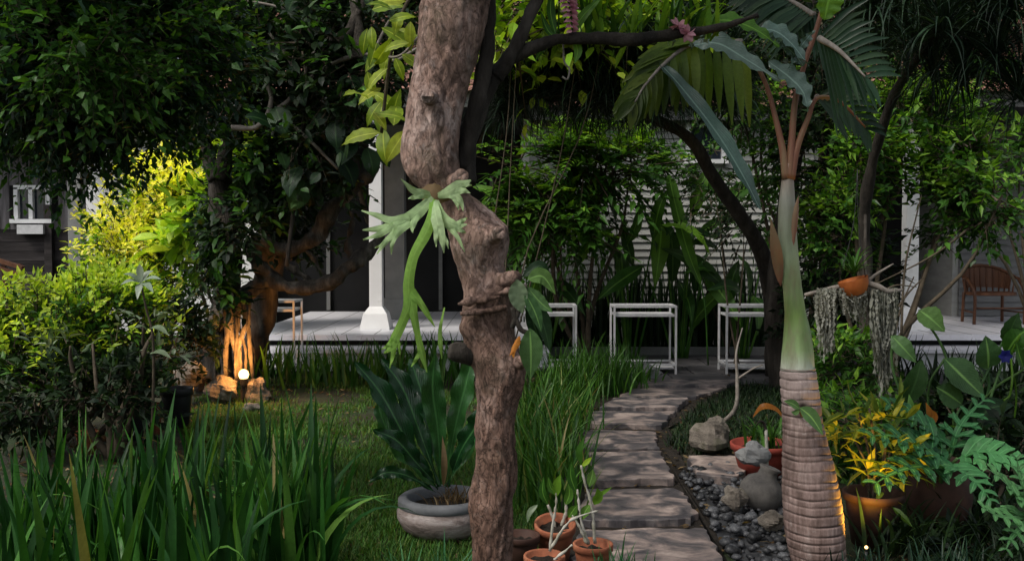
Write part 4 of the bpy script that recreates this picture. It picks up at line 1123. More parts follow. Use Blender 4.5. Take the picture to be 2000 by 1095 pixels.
# ------------------------------------------------------------------ strap-leaf clumps
def iris_bed():
    n = 0
    for k in range(54):
        px = -20 + 660 * ((k * .618034) % 1.0); d = random.uniform(3.3, 4.7)
        if px > 520: d = random.uniform(3.7, 4.4)
        x = (px - 1000) / FOC * d
        tall = np.interp(px, [0, 200, 420, 560, 640], [.74, .78, .79, .8, .83]) * random.uniform(.84, 1.08)
        t = thing('iris_clump', 'strap-leaved iris clump in the dense dark green bed at lower left', 'plant', (x, d, -.02), 'iris clumps in the lower left bed')
        for b in range(random.randint(7, 10)):
            N = 1
            base = np.array([[x + random.uniform(-.07, .07), d + random.uniform(-.07, .07), -.02]])
            bent = random.random() < .22
            MB().blades(base, np.array([random.uniform(0, 6.28)]), np.array([tall * random.uniform(.75, 1.08)]), np.array([random.uniform(.03, .062)]), np.array([random.uniform(.02, .22)]), np.array([random.uniform(1.2, 2.3) if bent else random.uniform(.05, .4)]), 10, .25, 1.0, np.array([random.uniform(-1.2, 1.2)])).build('leaf', L_IRIS, t)
iris_bed()

def strap_clump(px, py, n, hgt, wd, label, mat, group=None, spread=.12, droop=(.2, 1.2), name='grass_clump', cat='plant', z=-.02, d=None):
    g = G(px, py) if d is None else np.array(((px - 1000) / FOC * d, d, 0))
    t = thing(name, label, cat, (g[0], g[1], z), group)
    base = np.stack([g[0] + rng.normal(size=n) * spread, g[1] + rng.normal(size=n) * spread, np.full(n, z)], -1)
    MB().blades(base, rng.uniform(0, 6.28, n), hgt * rng.uniform(.6, 1.1, n), wd * rng.uniform(.7, 1.2, n), rng.uniform(.02, .4, n), rng.uniform(droop[0], droop[1], n), 8, .3, 1.0, rng.uniform(-.8, .8, n)).build('leaves', mat, t)
    return t
for px, py, h_ in ((1085, 1010, .55), (1050, 985, .6), (1110, 950, .55), (1060, 920, .6), (1095, 890, .55), (1040, 900, .6), (1075, 860, .6), (1115, 845, .5), (1050, 840, .6), (1095, 815, .55), (1135, 800, .5), (1070, 800, .6)):
    strap_clump(px, py, 46, h_, .017, 'bright green grassy clump along the left edge of the stone path', L_IRISF, 'grassy clumps edging the path', .08)
for px, py, h_ in ((1120, 780, .6), (1155, 775, .6), (1185, 768, .58), (1215, 760, .5), (1095, 770, .62), (1145, 755, .6), (1190, 750, .5), (1235, 750, .38)):
    strap_clump(px, py, 60, h_, .018, 'dark green grassy clump at the far end of the path near the tables', L_MID, 'dark grassy clumps near the tables', .12)
for px in range(510, 900, 22):
    strap_clump(px + random.uniform(-8, 8), random.uniform(735, 752), 16, random.uniform(.45, .62), .035, 'strap-leaved lily clump in the row along the front of the left porch', L_IRISF if random.random() < .35 else L_MID, 'lily clumps along the left porch', .1, (.05, .6), 'lily_clump')
for px in range(1620, 2040, 34):
    strap_clump(px, random.uniform(735, 765), 14, random.uniform(.4, .6), .03, 'strap-leaved lily clump in the dark row along the right porch', L_DARK, 'lily clumps along the right porch', .12, (.05, .7), 'lily_clump')

# ------------------------------------------------------------------ pots
def pot(center, r, hgt, mat, parent, rim=.18, wall=.012, taper=.7, tilt=None, sides=40, wob=0.0, soil=True):
    pr = [(r * taper * .6, .0), (r * taper, .0), (r * .93, hgt * (1 - rim)), (r * .93, hgt * (1 - rim) + .001), (r * 1.02, hgt * (1 - rim) + .003), (r * 1.03, hgt), (r * 1.0, hgt + .004), (r - wall, hgt), (r * .86, hgt * .78), (0.001, hgt * .78)]
    o = MB().lathe(center, pr, sides, wob, tilt).build('pot', mat, parent)
    if soil:
        V = [(0, 0, hgt * .80)]
        for k in (.4, .9):
            for a in np.linspace(0, 6.283, 20, endpoint=False): V.append((r * .87 * k * math.cos(a), r * .87 * k * math.sin(a), hgt * .80 + random.uniform(-.006, .012)))
        f = [(0, 1 + j, 1 + (j + 1) % 20) for j in range(20)] + [(1 + j, 21 + j, 21 + (j + 1) % 20, 1 + (j + 1) % 20) for j in range(20)]
        V = np.array(V)
        if tilt is not None: V = V @ np.array(Matrix.Rotation(tilt[0], 3, tilt[1])).T
        MB().poly(V + np.array(center), f).build('soil', SOIL, o)
    return o

def nest_fern():
    D = 5.0
    c = np.array((Xd(866, D), D, 0))
    pt = thing('planter_bowl', 'wide stone bowl planter with flaking pinkish paint and dark rim', 'planter', c)
    bm_ = roughmat('flaking_bowl', [(.06, .04, .035), (.3, .24, .22), (.55, .48, .46)], 5, .85, .6, .01, (1, 1, 3), dist=1.0)
    rm = roughmat('dark_rim', [(.09, .094, .1), (.18, .185, .195)], 9, .7, .2, .004)
    MB().lathe(c, [(.12, 0), (.17, 0), (.215, .04), (.24, .09), (.242, .125), (.232, .15)], 56, .006).build('bowl', bm_, pt)
    MB().lathe(c, [(.231, .149), (.238, .155), (.236, .185), (.222, .197), (.2, .198), (.185, .19), (.182, .15), (.18, .13)], 56, .004).build('rim', rm, pt)
    MB().lathe(c, [(.183, .14), (.1, .15), (.001, .155)], 40, .004).build('soil', SOIL, pt)
    t = thing('birds_nest_fern', "bird's nest fern with long dark glossy leaves growing in the stone bowl", 'fern', c + (0, 0, .155))
    spec = [([(855, 955), (800, 870), (745, 770), (692, 705)], 26, -.1, .9), ([(858, 950), (815, 830), (785, 755), (745, 700)], 27, .08, .5), ([(862, 945), (855, 840), (845, 760), (850, 690)], 27, -.14, .1), ([(868, 945), (890, 830), (910, 750), (925, 690)], 26, -.05, -.3),
            ([(872, 950), (925, 860), (960, 790), (985, 740)], 24, .05, -.6), ([(850, 960), (800, 930), (755, 922), (720, 940)], 14, -.08, .6), ([(855, 955), (790, 890), (752, 830), (735, 780)], 26, .05, .8), ([(862, 945), (838, 820), (815, 740), (800, 700)], 26, .16, .3),
            ([(858, 950), (815, 905), (775, 860), (728, 838)], 20, -.2, .7), ([(875, 950), (900, 880), (930, 830), (945, 780)], 22, -.2, -.4)]
    for ps, w_, dz, sx in spec:
        k = [0, .4, .75, 1]
        pts = [P(x, y, D + dz * k[n]) for n, (x, y) in enumerate(ps)]
        MB().leaf(pts, [S(v * w_ * .82, D) for v in (.12, .3, .6, .9, 1.05, .95, .6, .05)], (sx * .8, -1 if dz <= 0.1 else -.6, .4), .4, .022, 26, 3, wf=4).build('leaf', L_NEST, t)
    N = 60
    base = np.repeat(c[None] + (0, 0, .16), N, 0) + np.stack([rng.normal(size=N) * .05 + .04, rng.normal(size=N) * .05, np.zeros(N)], -1)
    MB().blades(base, rng.uniform(0, 6.28, N), rng.uniform(.06, .16, N), np.full(N, .007), rng.uniform(.1, .8, N), rng.uniform(.3, 1.8, N), 5).build('dry_roots', L_DRY, t)
    MB().leaf([P(866, 950, 4.85), P(868, 900, 4.8), P(864, 850, 4.85)], S(6, D), (0, -1, 0), .3, 0, 10).build('dry_leaf', L_DRY, t)
nest_fern()

def small_pots():
    def cane_plant(name, label, c, canes, leaves):
        t = thing(name, label, 'orchid', c)
        for ps, r, d in canes:
            pp = [P(x, y, d) for x, y in ps]
            MB().tube(pp, [S(r * k, d) for k in np.linspace(1.0, .55, len(pp))], 8, 24, lambda v: .0035 * mn.noise(v * 45) + .0015 * math.sin(v.z * 180)).build('cane', CANE, t)
        for ps, w_, d, m in leaves:
            MB().leaf([P(x, y, d - .01 * n) for n, (x, y) in enumerate(ps)], S(w_, d), (random.uniform(-.5, .5), -1, .4), .25, 0, 10).build('leaf', m, t)
        return t
    c1 = np.array((Xd(1160, 4.3), 4.3, 0)); t = thing('terracotta_pot', 'terracotta pot nearest the stone path with bare orchid canes', 'pot', c1, 'terracotta pots by the path'); pot(c1, .088, .16, TERRA, t)
    c2 = np.array((Xd(1064, 4.15), 4.15, 0)); t = thing('terracotta_pot', 'front terracotta pot cut by the lower picture edge beside the trunk', 'pot', c2, 'terracotta pots by the path'); pot(c2, .088, .155, TERRA, t)
    c3 = np.array((Xd(1084, 4.55), 4.55, 0)); t = thing('terracotta_pot', 'wide tilted terracotta pot standing behind the two front pots', 'pot', c3, 'terracotta pots by the path'); pot(c3, .095, .2, TERRA, t, tilt=(.25, 'X'))
    c4 = np.array((Xd(1018, 4.4), 4.4, 0)); t = thing('terracotta_pot', 'dull brown terracotta pot half hidden behind the gnarled trunk', 'pot', c4, 'terracotta pots by the path'); pot(c4, .085, .17, BROWNPOT, t)
    cane_plant('orchid', 'bare white-caned orchid rising from the terracotta pot nearest the path', c1 + (0, 0, .13),
               [([(1150, 1062), (1136, 1020), (1130, 975), (1128, 955)], 2.9250000000000003, 4.28), ([(1162, 1060), (1156, 990), (1142, 940), (1135, 908)], 3.25, 4.3), ([(1146, 1060), (1130, 1025), (1118, 1005)], 2.9250000000000003, 4.26)],
               [([(1160, 985), (1168, 968), (1166, 952)], 10, 4.25, L_LIGHT), ([(1160, 972), (1180, 960), (1196, 950)], 4, 4.25, L_LIGHT), ([(1136, 910), (1148, 900), (1156, 892)], 5, 4.3, L_LIME), ([(1125, 960), (1115, 930), (1116, 900)], 9, 4.3, L_BROAD), ([(1150, 950), (1156, 930), (1158, 915)], 9, 4.3, L_OVAL), ([(1152, 985), (1142, 1000), (1138, 1015)], 9, 4.3, L_BROAD), ([(1135, 905), (1132, 880), (1142, 850)], 7, 4.35, L_MID)])
    cane_plant('orchid', 'leaning orchid with crossed pale canes in the front terracotta pot', c2 + (0, 0, .13),
               [([(1074, 1075), (1080, 1020), (1086, 985), (1086, 962)], 3.25, 4.15), ([(1076, 1070), (1105, 1025), (1130, 1008), (1168, 997)], 3.25, 4.13), ([(1082, 1092), (1100, 1078), (1118, 1063)], 3.25, 4.1)],
               [([(1086, 970), (1088, 945), (1095, 925)], 9, 4.15, L_LIGHT), ([(1086, 965), (1075, 950), (1070, 930)], 7, 4.15, L_BROAD)])
    cane_plant('orchid', 'small leafy orchid rooted in the tilted terracotta pot at the back', c3 + (0, 0, .16),
               [([(1085, 1040), (1080, 1010), (1070, 985)], 4, 4.55), ([(1092, 1040), (1105, 1000), (1104, 975)], 4, 4.55)],
               [([(1104, 985), (1112, 965), (1110, 940)], 9, 4.5, L_BROAD), ([(1070, 985), (1060, 960), (1062, 930)], 8, 4.5, L_BROAD), ([(1110, 1010), (1120, 995), (1128, 985)], 9, 4.5, L_BROAD), ([(1050, 985), (1035, 1000), (1030, 1020)], 6, 4.5, L_PALE)])
    # right side pots
    c5 = np.array((Xd(1712, 4.82), 4.82, 0)); t = thing('brown_pot', 'large brown pot with warm lit croton at the foot of the palm', 'pot', c5); pot(c5, .145, .26, BROWNPOT, t, .14)
    t = thing('croton', 'yellow-leaved croton glowing above the lamp in the brown pot', 'plant', c5 + (0, 0, .22))
    for k in range(6):
        a = random.uniform(0, 6.28); b = c5 + (.1 * math.cos(a), .06 * math.sin(a), random.uniform(.45, .72))
        MB().tube([c5 + (.02 * math.cos(a), .02 * math.sin(a), .2), (b + c5 + (0, 0, .22)) / 2 + (.02, 0, 0), b], .006, 6, 10).build('stem', TWIG, t)
    foliage(t, [(c5 + (0, 0, .48), np.array((.17, .13, .2)))], 46, (.13, .03), L_CROTON, 5, .14, droop=.5, up=.7, rich=True, twigs=False, name='leaves')
    c6 = np.array((Xd(1840, 5.0), 5.0, 0)); t = thing('tall_urn', 'dark brown clay urn holding the big lobed philodendron', 'urn', c6)
    MB().lathe(c6, [(.08, 0), (.11, 0), (.155, .1), (.165, .2), (.145, .3), (.13, .35), (.145, .37), (.14, .38), (.12, .37), (.11, .33), (.001, .33)], 40, .004).build('body', BROWNPOT, t)
    c7 = np.array((Xd(1492, 6.3), 6.3, 0)); t = thing('red_planter', 'shallow red clay planter behind the palm trunk with grassy plants', 'planter', c7); pot(c7, .2, .2, roughmat('red_clay', [(.2, .035, .025), (.34, .06, .04)], 8, .7, .2, .004), t, .2)
    n = 40; base = np.repeat((c7 + (0, 0, .17))[None], n, 0) + np.stack([rng.normal(size=n) * .07, rng.normal(size=n) * .06, np.zeros(n)], -1)
    g = thing('planter_grass', 'arching green leaves growing in the red clay planter', 'plant', c7 + (0, 0, .17))
    MB().blades(base, rng.uniform(0, 6.28, n), rng.uniform(.15, .32, n), rng.uniform(.012, .024, n), rng.uniform(.1, .7, n), rng.uniform(.4, 1.6, n), 7).build('leaves', L_MID, g)
    MB().leaf([P(1470, 815, 6.15), P(1490, 795, 6.1), P(1515, 800, 6.1), P(1535, 822, 6.1)], S(9, 6.1), (0, -.6, 1), .3, 0, 16).build('orange_leaf', L_ORANGE, g)
    p = thing('garden_stake', 'short pale grey stake standing in front of the red planter', 'stake', (Xd(1497, 5.9), 5.9, 0))
    MB().tube([(Xd(1497, 5.9), 5.9, -.02), P(1498, 900, 5.9), P(1496, 838, 5.9)], [.012, .011, .009], 10, 10, lambda v: .002 * mn.noise(v * 30)).build('shaft', CANE, p)
    MB().tube([P(1496, 840, 5.9), P(1492, 826, 5.9), P(1484, 822, 5.88), P(1478, 830, 5.88)], [.01, .009, .007, .004], 8, 14).build('curled_tip', DARKBARK, p)
    # small pots at left
    for px, py, d, r, m, lab in ((303, 792, 7.6, 11, TERRA, 'small terracotta pot at the edge of the dark left bushes'), (345, 768, 7.9, 26, DARKPOT, 'round black pot beside the rocks under the rooted tree'), (255, 790, 7.4, 26, DARKPOT, 'round black pot below the lime hedge left of the terracotta pot'), (170, 850, 6.9, 18, TERRA, 'terracotta pot showing between iris leaves at far left')):
        top = P(px, py - r * .4, d); c = np.array((top[0], d, 0)); h_ = max(.1, top[2])
        pot(c, S(r, d) * 1.2, h_, m, thing('plant_pot', lab, 'pot', c))
small_pots()

# ------------------------------------------------------------------ rocks, driftwood, jar
def rock(px, py, d, rx, ry, label, mat=ROCK, name='rock'):
    c = P(px, py, d); rx, rz = S(rx, d), S(ry, d)
    t_ = np.linspace(0, math.pi, 13); p_ = np.linspace(0, 2 * math.pi, 20, endpoint=False)
    V = np.zeros((13, 20, 3)); sd = random.uniform(0, 50)
    for i, a in enumerate(t_):
        for j, b in enumerate(p_):
            v = Vector((math.sin(a) * math.cos(b), math.sin(a) * math.sin(b), math.cos(a)))
            s = 1 + .55 * mn.noise(v * 1.2 + Vector((sd, 0, 0))) + .25 * abs(mn.noise(v * 3.0 + Vector((sd, 4, 0)))) + .1 * mn.noise(v * 7 + Vector((sd, 4, 0)))
            V[i, j] = np.array((v.x * rx, v.y * rx * .8, v.z * rz)) * s
    z = V[..., 2] + c[2]
    V = V + c
    i = np.arange(12)[:, None] * 20; j = np.arange(20)[None, :]; k = (j + 1) % 20
    q = np.stack([i + j, i + 20 + j, i + 20 + k, i + k], -1).reshape(-1, 4)
    o = MB().add(V, [q]).build(name, mat, None, False, at=(c[0], d, 0))
    tag(o, label, 'rock')
rock(1390, 850, 7.0, 36, 30, 'brown angular rock beside the path in front of the red planter')
rock(1252, 728, 10.6, 32, 17, 'whitish rock at the end of the path near the free-standing table', GREYPAINT)
rock(1470, 885, 5.9, 26, 20, 'pale broken stone lying above the pebbles', GREYPAINT)
rock(1432, 970, 5.3, 22, 22, 'rounded yellowish stone among the black pebbles')
rock(370, 735, 9.7, 30, 26, 'pale grey rock under the rooted tree, left of the lamp')
rock(430, 760, 9.2, 30, 24, 'brown rock just left of the glowing garden lamp')
rock(500, 765, 9.3, 26, 26, 'brown rock just right of the glowing garden lamp')
rock(490, 795, 8.7, 18, 9, 'flat pale stone on the lawn below the glowing lamp')
rock(1505, 1015, 5.0, 24, 16, 'grey stone half buried in pebbles by the palm')
def jar():
    d = 5.4; c = np.array((Xd(1480, d), d, 0))
    t = thing('clay_jar', 'small grey clay jar leaning among the pebbles by the palm', 'jar', c)
    MB().lathe(c + (0, 0, .02), [(.05, 0), (.085, .01), (.12, .06), (.125, .11), (.1, .16), (.055, .19), (.05, .22), (.062, .24), (.055, .245), (.042, .23), (.04, .19), (.001, .18)], 36, .006, (.35, 'Y')).build('body', roughmat('grey_clay', [(.05, .047, .045), (.12, .11, .1), (.19, .175, .16)], 7, .9, .4, .006), t)
    w_ = thing('driftwood', 'thin bent driftwood branch standing behind the brown rock', 'branch', G(1395, 835))
    MB().tube([G(1392, 838), P(1435, 800, 7.6), P(1440, 740, 7.6), P(1438, 690, 7.6), P(1450, 640, 7.7)], [.022, .018, .014, .009, .004], 8, 24).build('branch', PALETWIG, w_)
    MB().tube([P(1440, 740, 7.6), P(1470, 720, 7.55), P(1490, 712, 7.5)], [.01, .007, .004], 7, 12).build('side_twig', PALETWIG, w_)
jar()

# ------------------------------------------------------------------ lamps
def lamp(name, label, pos, aim, energy, color, r=.03, bulb=60, cone=110, spill=0):
    t = thing(name, label, 'lamp', (pos[0], pos[1], 0))
    pos = np.array(pos, float); aim = unit(np.array(aim, float) - pos)
    MB().tube([(pos[0], pos[1], -.03), (pos[0], pos[1], pos[2] - .02)], .008, 8, 4).build('stake', DARKPOT, t)
    MB().tube([pos - (0, 0, r * 2.4), pos - (0, 0, r * 2.2), pos - (0, 0, r * 1.2), pos - (0, 0, r * .75)], [r * .3, r * .6, r * .7, r * .85], 16, 8).build('housing', DARKPOT, t)
    u = unit(np.cross(aim, (0, 0, 1))); v = np.cross(u, aim)
    g = np.array([pos + np.array((0, 0, r * k)) for k in (-.9, -.6, 0, .6, .95, 1.0)])
    MB().tube(g, [r * .45, r * .8, r, r * .8, r * .3, r * .03], 20, 16).build('lens', emit(name + '_glow', (1.0, .62, .24), bulb), t)
    ld = bpy.data.lights.new(name + '_light', 'SPOT'); ld.energy = energy; ld.color = color; ld.shadow_soft_size = max(r, .035); ld.spot_size = R(cone); ld.spot_blend = .7
    lo = bpy.data.objects.new(name + '_light', ld); col.objects.link(lo); lo.parent = t
    p = pos + aim * r * 1.4
    if spill:                                    # the globe's own soft light on rocks, soil and leaves around it
        pd = bpy.data.lights.new(name + '_spill', 'POINT'); pd.energy = spill; pd.color = color; pd.shadow_soft_size = r
        po = bpy.data.objects.new(name + '_spill', pd); col.objects.link(po); po.parent = t
        po.location = tuple(pos + np.array((0, -r * 1.6, r * 1.6)) - wloc(t))
    lo.location = tuple(p - wloc(t)); lo.rotation_euler = Vector(-aim).to_track_quat('Z', 'Y').to_euler()
lamp('garden_spotlight', 'glowing garden spotlight on the ground below the hanging roots', P(476, 731, 9.2), P(452, 672, 9.75), 60, (1.0, .42, .1), .05, 2.2, 80, 9)
lamp('palm_uplight', 'small warm uplight hidden behind the palm base', P(1692, 1068, 4.40), P(1668, 900, 4.6), 20, (1.0, .55, .06), .008, 1.6, 110)

# ------------------------------------------------------------------ rooted tree on the left
def rooted_tree():
    D = 9.8
    t = thing('rooted_tree', 'dark gnarled fig tree with hanging aerial roots lit orange from below', 'tree', P(430, 740, D) * (1, 1, 0))
    dk = lambda v: .035 * mn.noise(v * 6) + .02 * mn.noise(v * 16)
    def lim(ps, rs, nm='limb', m=DARKBARK, dz=0, n=None, disp=dk, sides=18):
        MB().tube([P(x, y, D + (k[0] if k else 0) + dz) for x, y, *k in ps], [S(r, D) for r in rs], sides, n or len(ps) * 9, disp).build(nm, m, t)
    lim([(420, 760), (425, 680), (440, 600), (445, 520), (435, 430), (428, 340)], [44, 30, 25, 26, 28, 20], 'trunk', n=60, sides=24, dz=.25)
    lim([(470, 760, .5), (505, 650, .5), (525, 520, .5), (540, 420, .5), (565, 330, .5)], [30, 26, 30, 30, 18], 'trunk', n=50, sides=20, dz=.3)
    lim([(425, 350), (405, 300), (390, 255), (370, 180), (350, 90)], [18, 12, 10, 8, 5], dz=.2)
    lim([(428, 350), (442, 300), (455, 255), (480, 180), (490, 60)], [20, 15, 12, 9, 5], dz=.2)
    lim([(418, 640), (440, 605), (480, 575), (525, 545), (560, 560, -.1), (620, 560, -.1), (680, 525, -.1), (715, 495, 0), (750, 455, .1)], [18, 19, 14, 17, 12, 14, 13, 15, 4], m=GREYBARK, n=110)
    lim([(525, 545), (500, 510, -.1), (505, 475, -.1), (560, 490), (610, 465), (640, 425), (670, 385), (710, 350), (742, 325)], [14, 12, 17, 12, 15, 19, 13, 14, 4], m=GREYBARK, n=110)
    lim([(560, 570), (600, 545), (560, 520)], [6, 5, 3], m=GREYBARK)
    lim([(690, 515), (680, 470), (690, 430), (676, 400)], [6, 4, 3, 2], m=GREYBARK)
    lim([(640, 545), (600, 490), (575, 470)], [5, 4, 2], m=GREYBARK)
    # aerial roots
    for k in range(16):
        x0 = random.uniform(418, 492); x1 = x0 + random.uniform(-14, 14); z = random.uniform(-.25, .05)
        y0 = np.interp(x0, [418, 440, 480, 525], [640, 605, 580, 560])
        lim([(x0, y0, z), (x0 + random.uniform(-8, 8), (y0 * 2 + 735) / 3, z), (x1 + random.uniform(-6, 6), (y0 + 735 * 2) / 3, z), (x1, 742, z)], [random.uniform(2.5, 6)] * 3 + [3], 'aerial_root', GREYBARK, disp=lambda v: .006 * mn.noise(v * 20), sides=8)
    # thin pale branches reaching right
    for ps, r in (([(452, 250), (505, 246), (530, 195), (515, 140), (545, 108)], 5), ([(505, 246), (560, 200), (592, 165), (660, 120), (730, 106), (770, 118), (815, 95)], 5), ([(592, 165), (560, 110), (525, 65)], 4), ([(590, 165), (605, 115), (615, 100)], 3),
                  ([(515, 140), (470, 120), (440, 95)], 3), ([(730, 106), (745, 70), (760, 40)], 3), ([(545, 225), (600, 270), (660, 330)], 4), ([(600, 270), (640, 255), (660, 250)], 3), ([(700, 115), (700, 60), (690, 0)], 12), ([(400, -10), (560, 20), (620, 85)], 3), ([(640, 90), (680, 65), (700, 20)], 14)):
        lim(ps, [r, r * .8, r * .6], 'branch', PALETWIG if r < 8 else GREYBARK, dz=-.9, disp=lambda v: .006 * mn.noise(v * 14), sides=8)
    bl = blobs_px([(420, 120, 9.4, 110, 120, .7), (560, 40, 9.6, 130, 90, .8), (700, 60, 9.8, 100, 100, .8), (640, 200, 10.2, 110, 110, .5), (470, 420, 10.6, 70, 90, .4), (560, 420, 10.7, 110, 110, .4)])
    foliage(t, bl, 950, (.13, .055), L_DARK, 9, .3, name='crown', lumps=10)
    foliage(t, blobs_px([(490, 300, 9.4, 50, 60, .3), (600, 330, 9.5, 90, 50, .3), (400, 560, 9.5, 30, 80, .2), (560, 420, 9.9, 60, 40, .2), (460, 430, 9.3, 40, 60, .2)]), 290, (.13, .06), L_DARK, 8, .26, droop=.5, up=0, name='hanging_leaves', lumps=7, rich=True, tipmat=L_MID, tipfrac=.5, tiptop=.0, tw=.6)
    # big climbing leaves on the dark trunk
    v = thing('climbing_vine', 'climber with broad dark glossy leaves covering the rooted tree trunk', 'vine', P(590, 330, 9.0))
    me = MB().leaf([(0, 0, 0), (0, .35, .06), (0, .7, .04), (0, 1, -.1)], .32, (0, 0, 1), .12, .02, 10, 2).mesh('leaf', L_GLOSS)
    mp = MB().leaf([(0, 0, 0), (0, .35, .06), (0, .7, .04), (0, 1, -.1)], .3, (0, 0, 1), .12, .02, 10, 2).mesh('leaf', L_BROAD)
    for k in range(48):
        px, py = random.uniform(500, 745), random.uniform(-10, 370)
        if py > 300: px = random.uniform(560, 720)
        b = P(px, py, random.uniform(8.6, 9.3))
        inst('leaf', mp if random.random() < .15 else me, v, b, (random.uniform(-.7, .7), random.uniform(-.7, .1), random.uniform(-1, .25)), (random.uniform(-.6, .6), -1, random.uniform(.1, 1.2)), random.choice((.1, .14, .18, .22, .28, .34)))
    foliage(v, blobs_px([(560, 80, 8.9, 90, 100, .3), (680, 120, 8.9, 80, 100, .3), (600, 250, 9.0, 90, 70, .3), (470, 120, 9.0, 70, 90, .3)]), 330, (.12, .055), L_DARK, 8, .3, name='small_leaves', lumps=8, rich=True, tipmat=L_MID, tipfrac=.3, tiptop=.2)
    for ps in (([(560, 520), (580, 350), (600, 150), (590, -20)]), ([(600, 400), (660, 260), (700, 100), (710, -20)])):
        MB().tube([P(x, y, 9.25) for x, y in ps], .02, 8, 24).build('stem', DARKBARK, v)
    # lime broad leaves at the left of the foreground trunk
    y = thing('lime_climber', 'lime green broad-leaved climber just left of the foreground trunk', 'vine', P(770, 120, 6.5))
    ml = MB().leaf([(0, 0, 0), (0, .35, .05), (0, .7, .03), (0, 1, -.12)], .2, (0, 0, 1), .15, .02, 10, 2).mesh('leaf', leafmat('leaf_lime_broad', [(.13, .22, .02), (.25, .36, .03), (.4, .46, .06)], .4, .45, byobj=True, vein=.4))
    for k in range(34):
        b = P(random.uniform(715, 815), random.uniform(-10, 260), random.uniform(6.2, 6.9))
        inst('leaf', ml, y, b, (random.uniform(-.5, .6), random.uniform(-.4, .2), random.uniform(-1, .4)), (random.uniform(-.6, .6), -1, random.uniform(.2, 1.2)), random.uniform(.16, .3))
    MB().tube([P(820, -40, 6.5), P(780, 40, 6.5), P(760, 130, 6.6), P(745, 260, 6.7)], .012, 8, 24).build('stem', TWIG, y)
    MB().tube([P(820, 70, 6.4), P(780, 110, 6.5), P(735, 108, 6.6)], .009, 8, 12).build('stem', PALETWIG, y)
rooted_tree()

# ------------------------------------------------------------------ shrubs and trees
def shrub(name, label, bl, n, leaf, mat, cat='shrub', tops=5, r0=.03, rootpx=None, group=None, **kw):
    b = blobs_px(bl)
    c = np.mean([q[0] for q in b], 0)
    root = np.array((c[0], c[1], 0)) if rootpx is None else rootpx
    t = thing(name, label, cat, root, group)
    stems(t, root, [q[0] + q[1] * rng.uniform(-.4, .4, 3) for q in b for _ in range(max(1, tops // len(b)))], r0)
    foliage(t, b, n, leaf, mat, **kw)
    return t
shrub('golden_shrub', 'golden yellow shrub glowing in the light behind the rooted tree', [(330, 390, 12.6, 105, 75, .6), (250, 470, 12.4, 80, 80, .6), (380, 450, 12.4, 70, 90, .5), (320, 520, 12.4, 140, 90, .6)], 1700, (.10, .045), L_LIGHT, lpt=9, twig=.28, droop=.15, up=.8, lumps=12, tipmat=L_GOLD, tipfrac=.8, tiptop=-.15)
shrub('lime_shrub', 'broad-leaved lime shrub between the golden shrub and the rooted tree', [(385, 440, 11.8, 45, 60, .3), (480, 320, 12.8, 55, 45, .3)], 180, (.24, .13), L_LIME, lpt=5, twig=.3, rich=True, lumps=6)
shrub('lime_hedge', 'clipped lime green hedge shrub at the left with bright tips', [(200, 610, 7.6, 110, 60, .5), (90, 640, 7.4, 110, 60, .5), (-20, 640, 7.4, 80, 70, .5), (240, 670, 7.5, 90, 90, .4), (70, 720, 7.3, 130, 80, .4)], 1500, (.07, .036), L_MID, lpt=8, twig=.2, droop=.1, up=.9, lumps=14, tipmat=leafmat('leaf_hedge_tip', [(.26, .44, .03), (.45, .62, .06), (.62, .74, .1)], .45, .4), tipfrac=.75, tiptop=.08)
shrub('pale_shrub', 'sparse shrub with long pale leaves in front of the lime hedge', [(150, 680, 6.7, 110, 35, .2), (290, 650, 6.8, 25, 60, .15)], 16, (.11, .035), L_PALE, lpt=6, twig=.16, up=.8, rich=True)
shrub('dark_undergrowth', 'dark leafy bush under the lime hedge behind the iris bed', [(80, 770, 6.8, 130, 50, .3), (220, 770, 6.8, 90, 45, .3), (340, 660, 8.9, 50, 90, .3)], 420, (.1, .04), L_DARK, lpt=8, twig=.22, lumps=8)
def pale_whorl():
    d = 6.6
    t = thing('white_tipped_plant', 'slender young plant with a whorl of pale pointed leaves before the dark trunk', 'plant', np.array((Xd(290, d), d, 0)))
    MB().tube([wloc(t), P(300, 680, d), P(285, 600, d), P(275, 552, d)], [.012, .01, .008, .006], 8, 20).build('stem', TWIG, t)
    for ex, ey, dz in ((315, 545, -.1), (300, 528, .05), (272, 515, 0), (240, 535, -.05), (235, 556, -.12), (268, 585, -.14), (300, 572, -.16)):
        MB().leaf([P(275, 552, d), P((275 + ex) / 2, (552 + ey) / 2 - 6, d + dz * .5), P(ex, ey, d + dz)], S(7, d), (0, -.6, 1), .2, 0, 10).build('leaf', leafmat('leaf_whorl', [(.25, .34, .24), (.4, .46, .38)], .4, .2, byobj=True), t)
    for by, ex, ey in ((640, 330, 655), (650, 262, 640), (690, 335, 700)):
        MB().leaf([P(292, by, d), P((292 + ex) / 2, (by + ey) / 2 - 8, d - .05), P(ex, ey, d - .1)], S(7, d), (0, -.6, 1), .2, 0, 10).build('leaf', L_PALE, t)
pale_whorl()

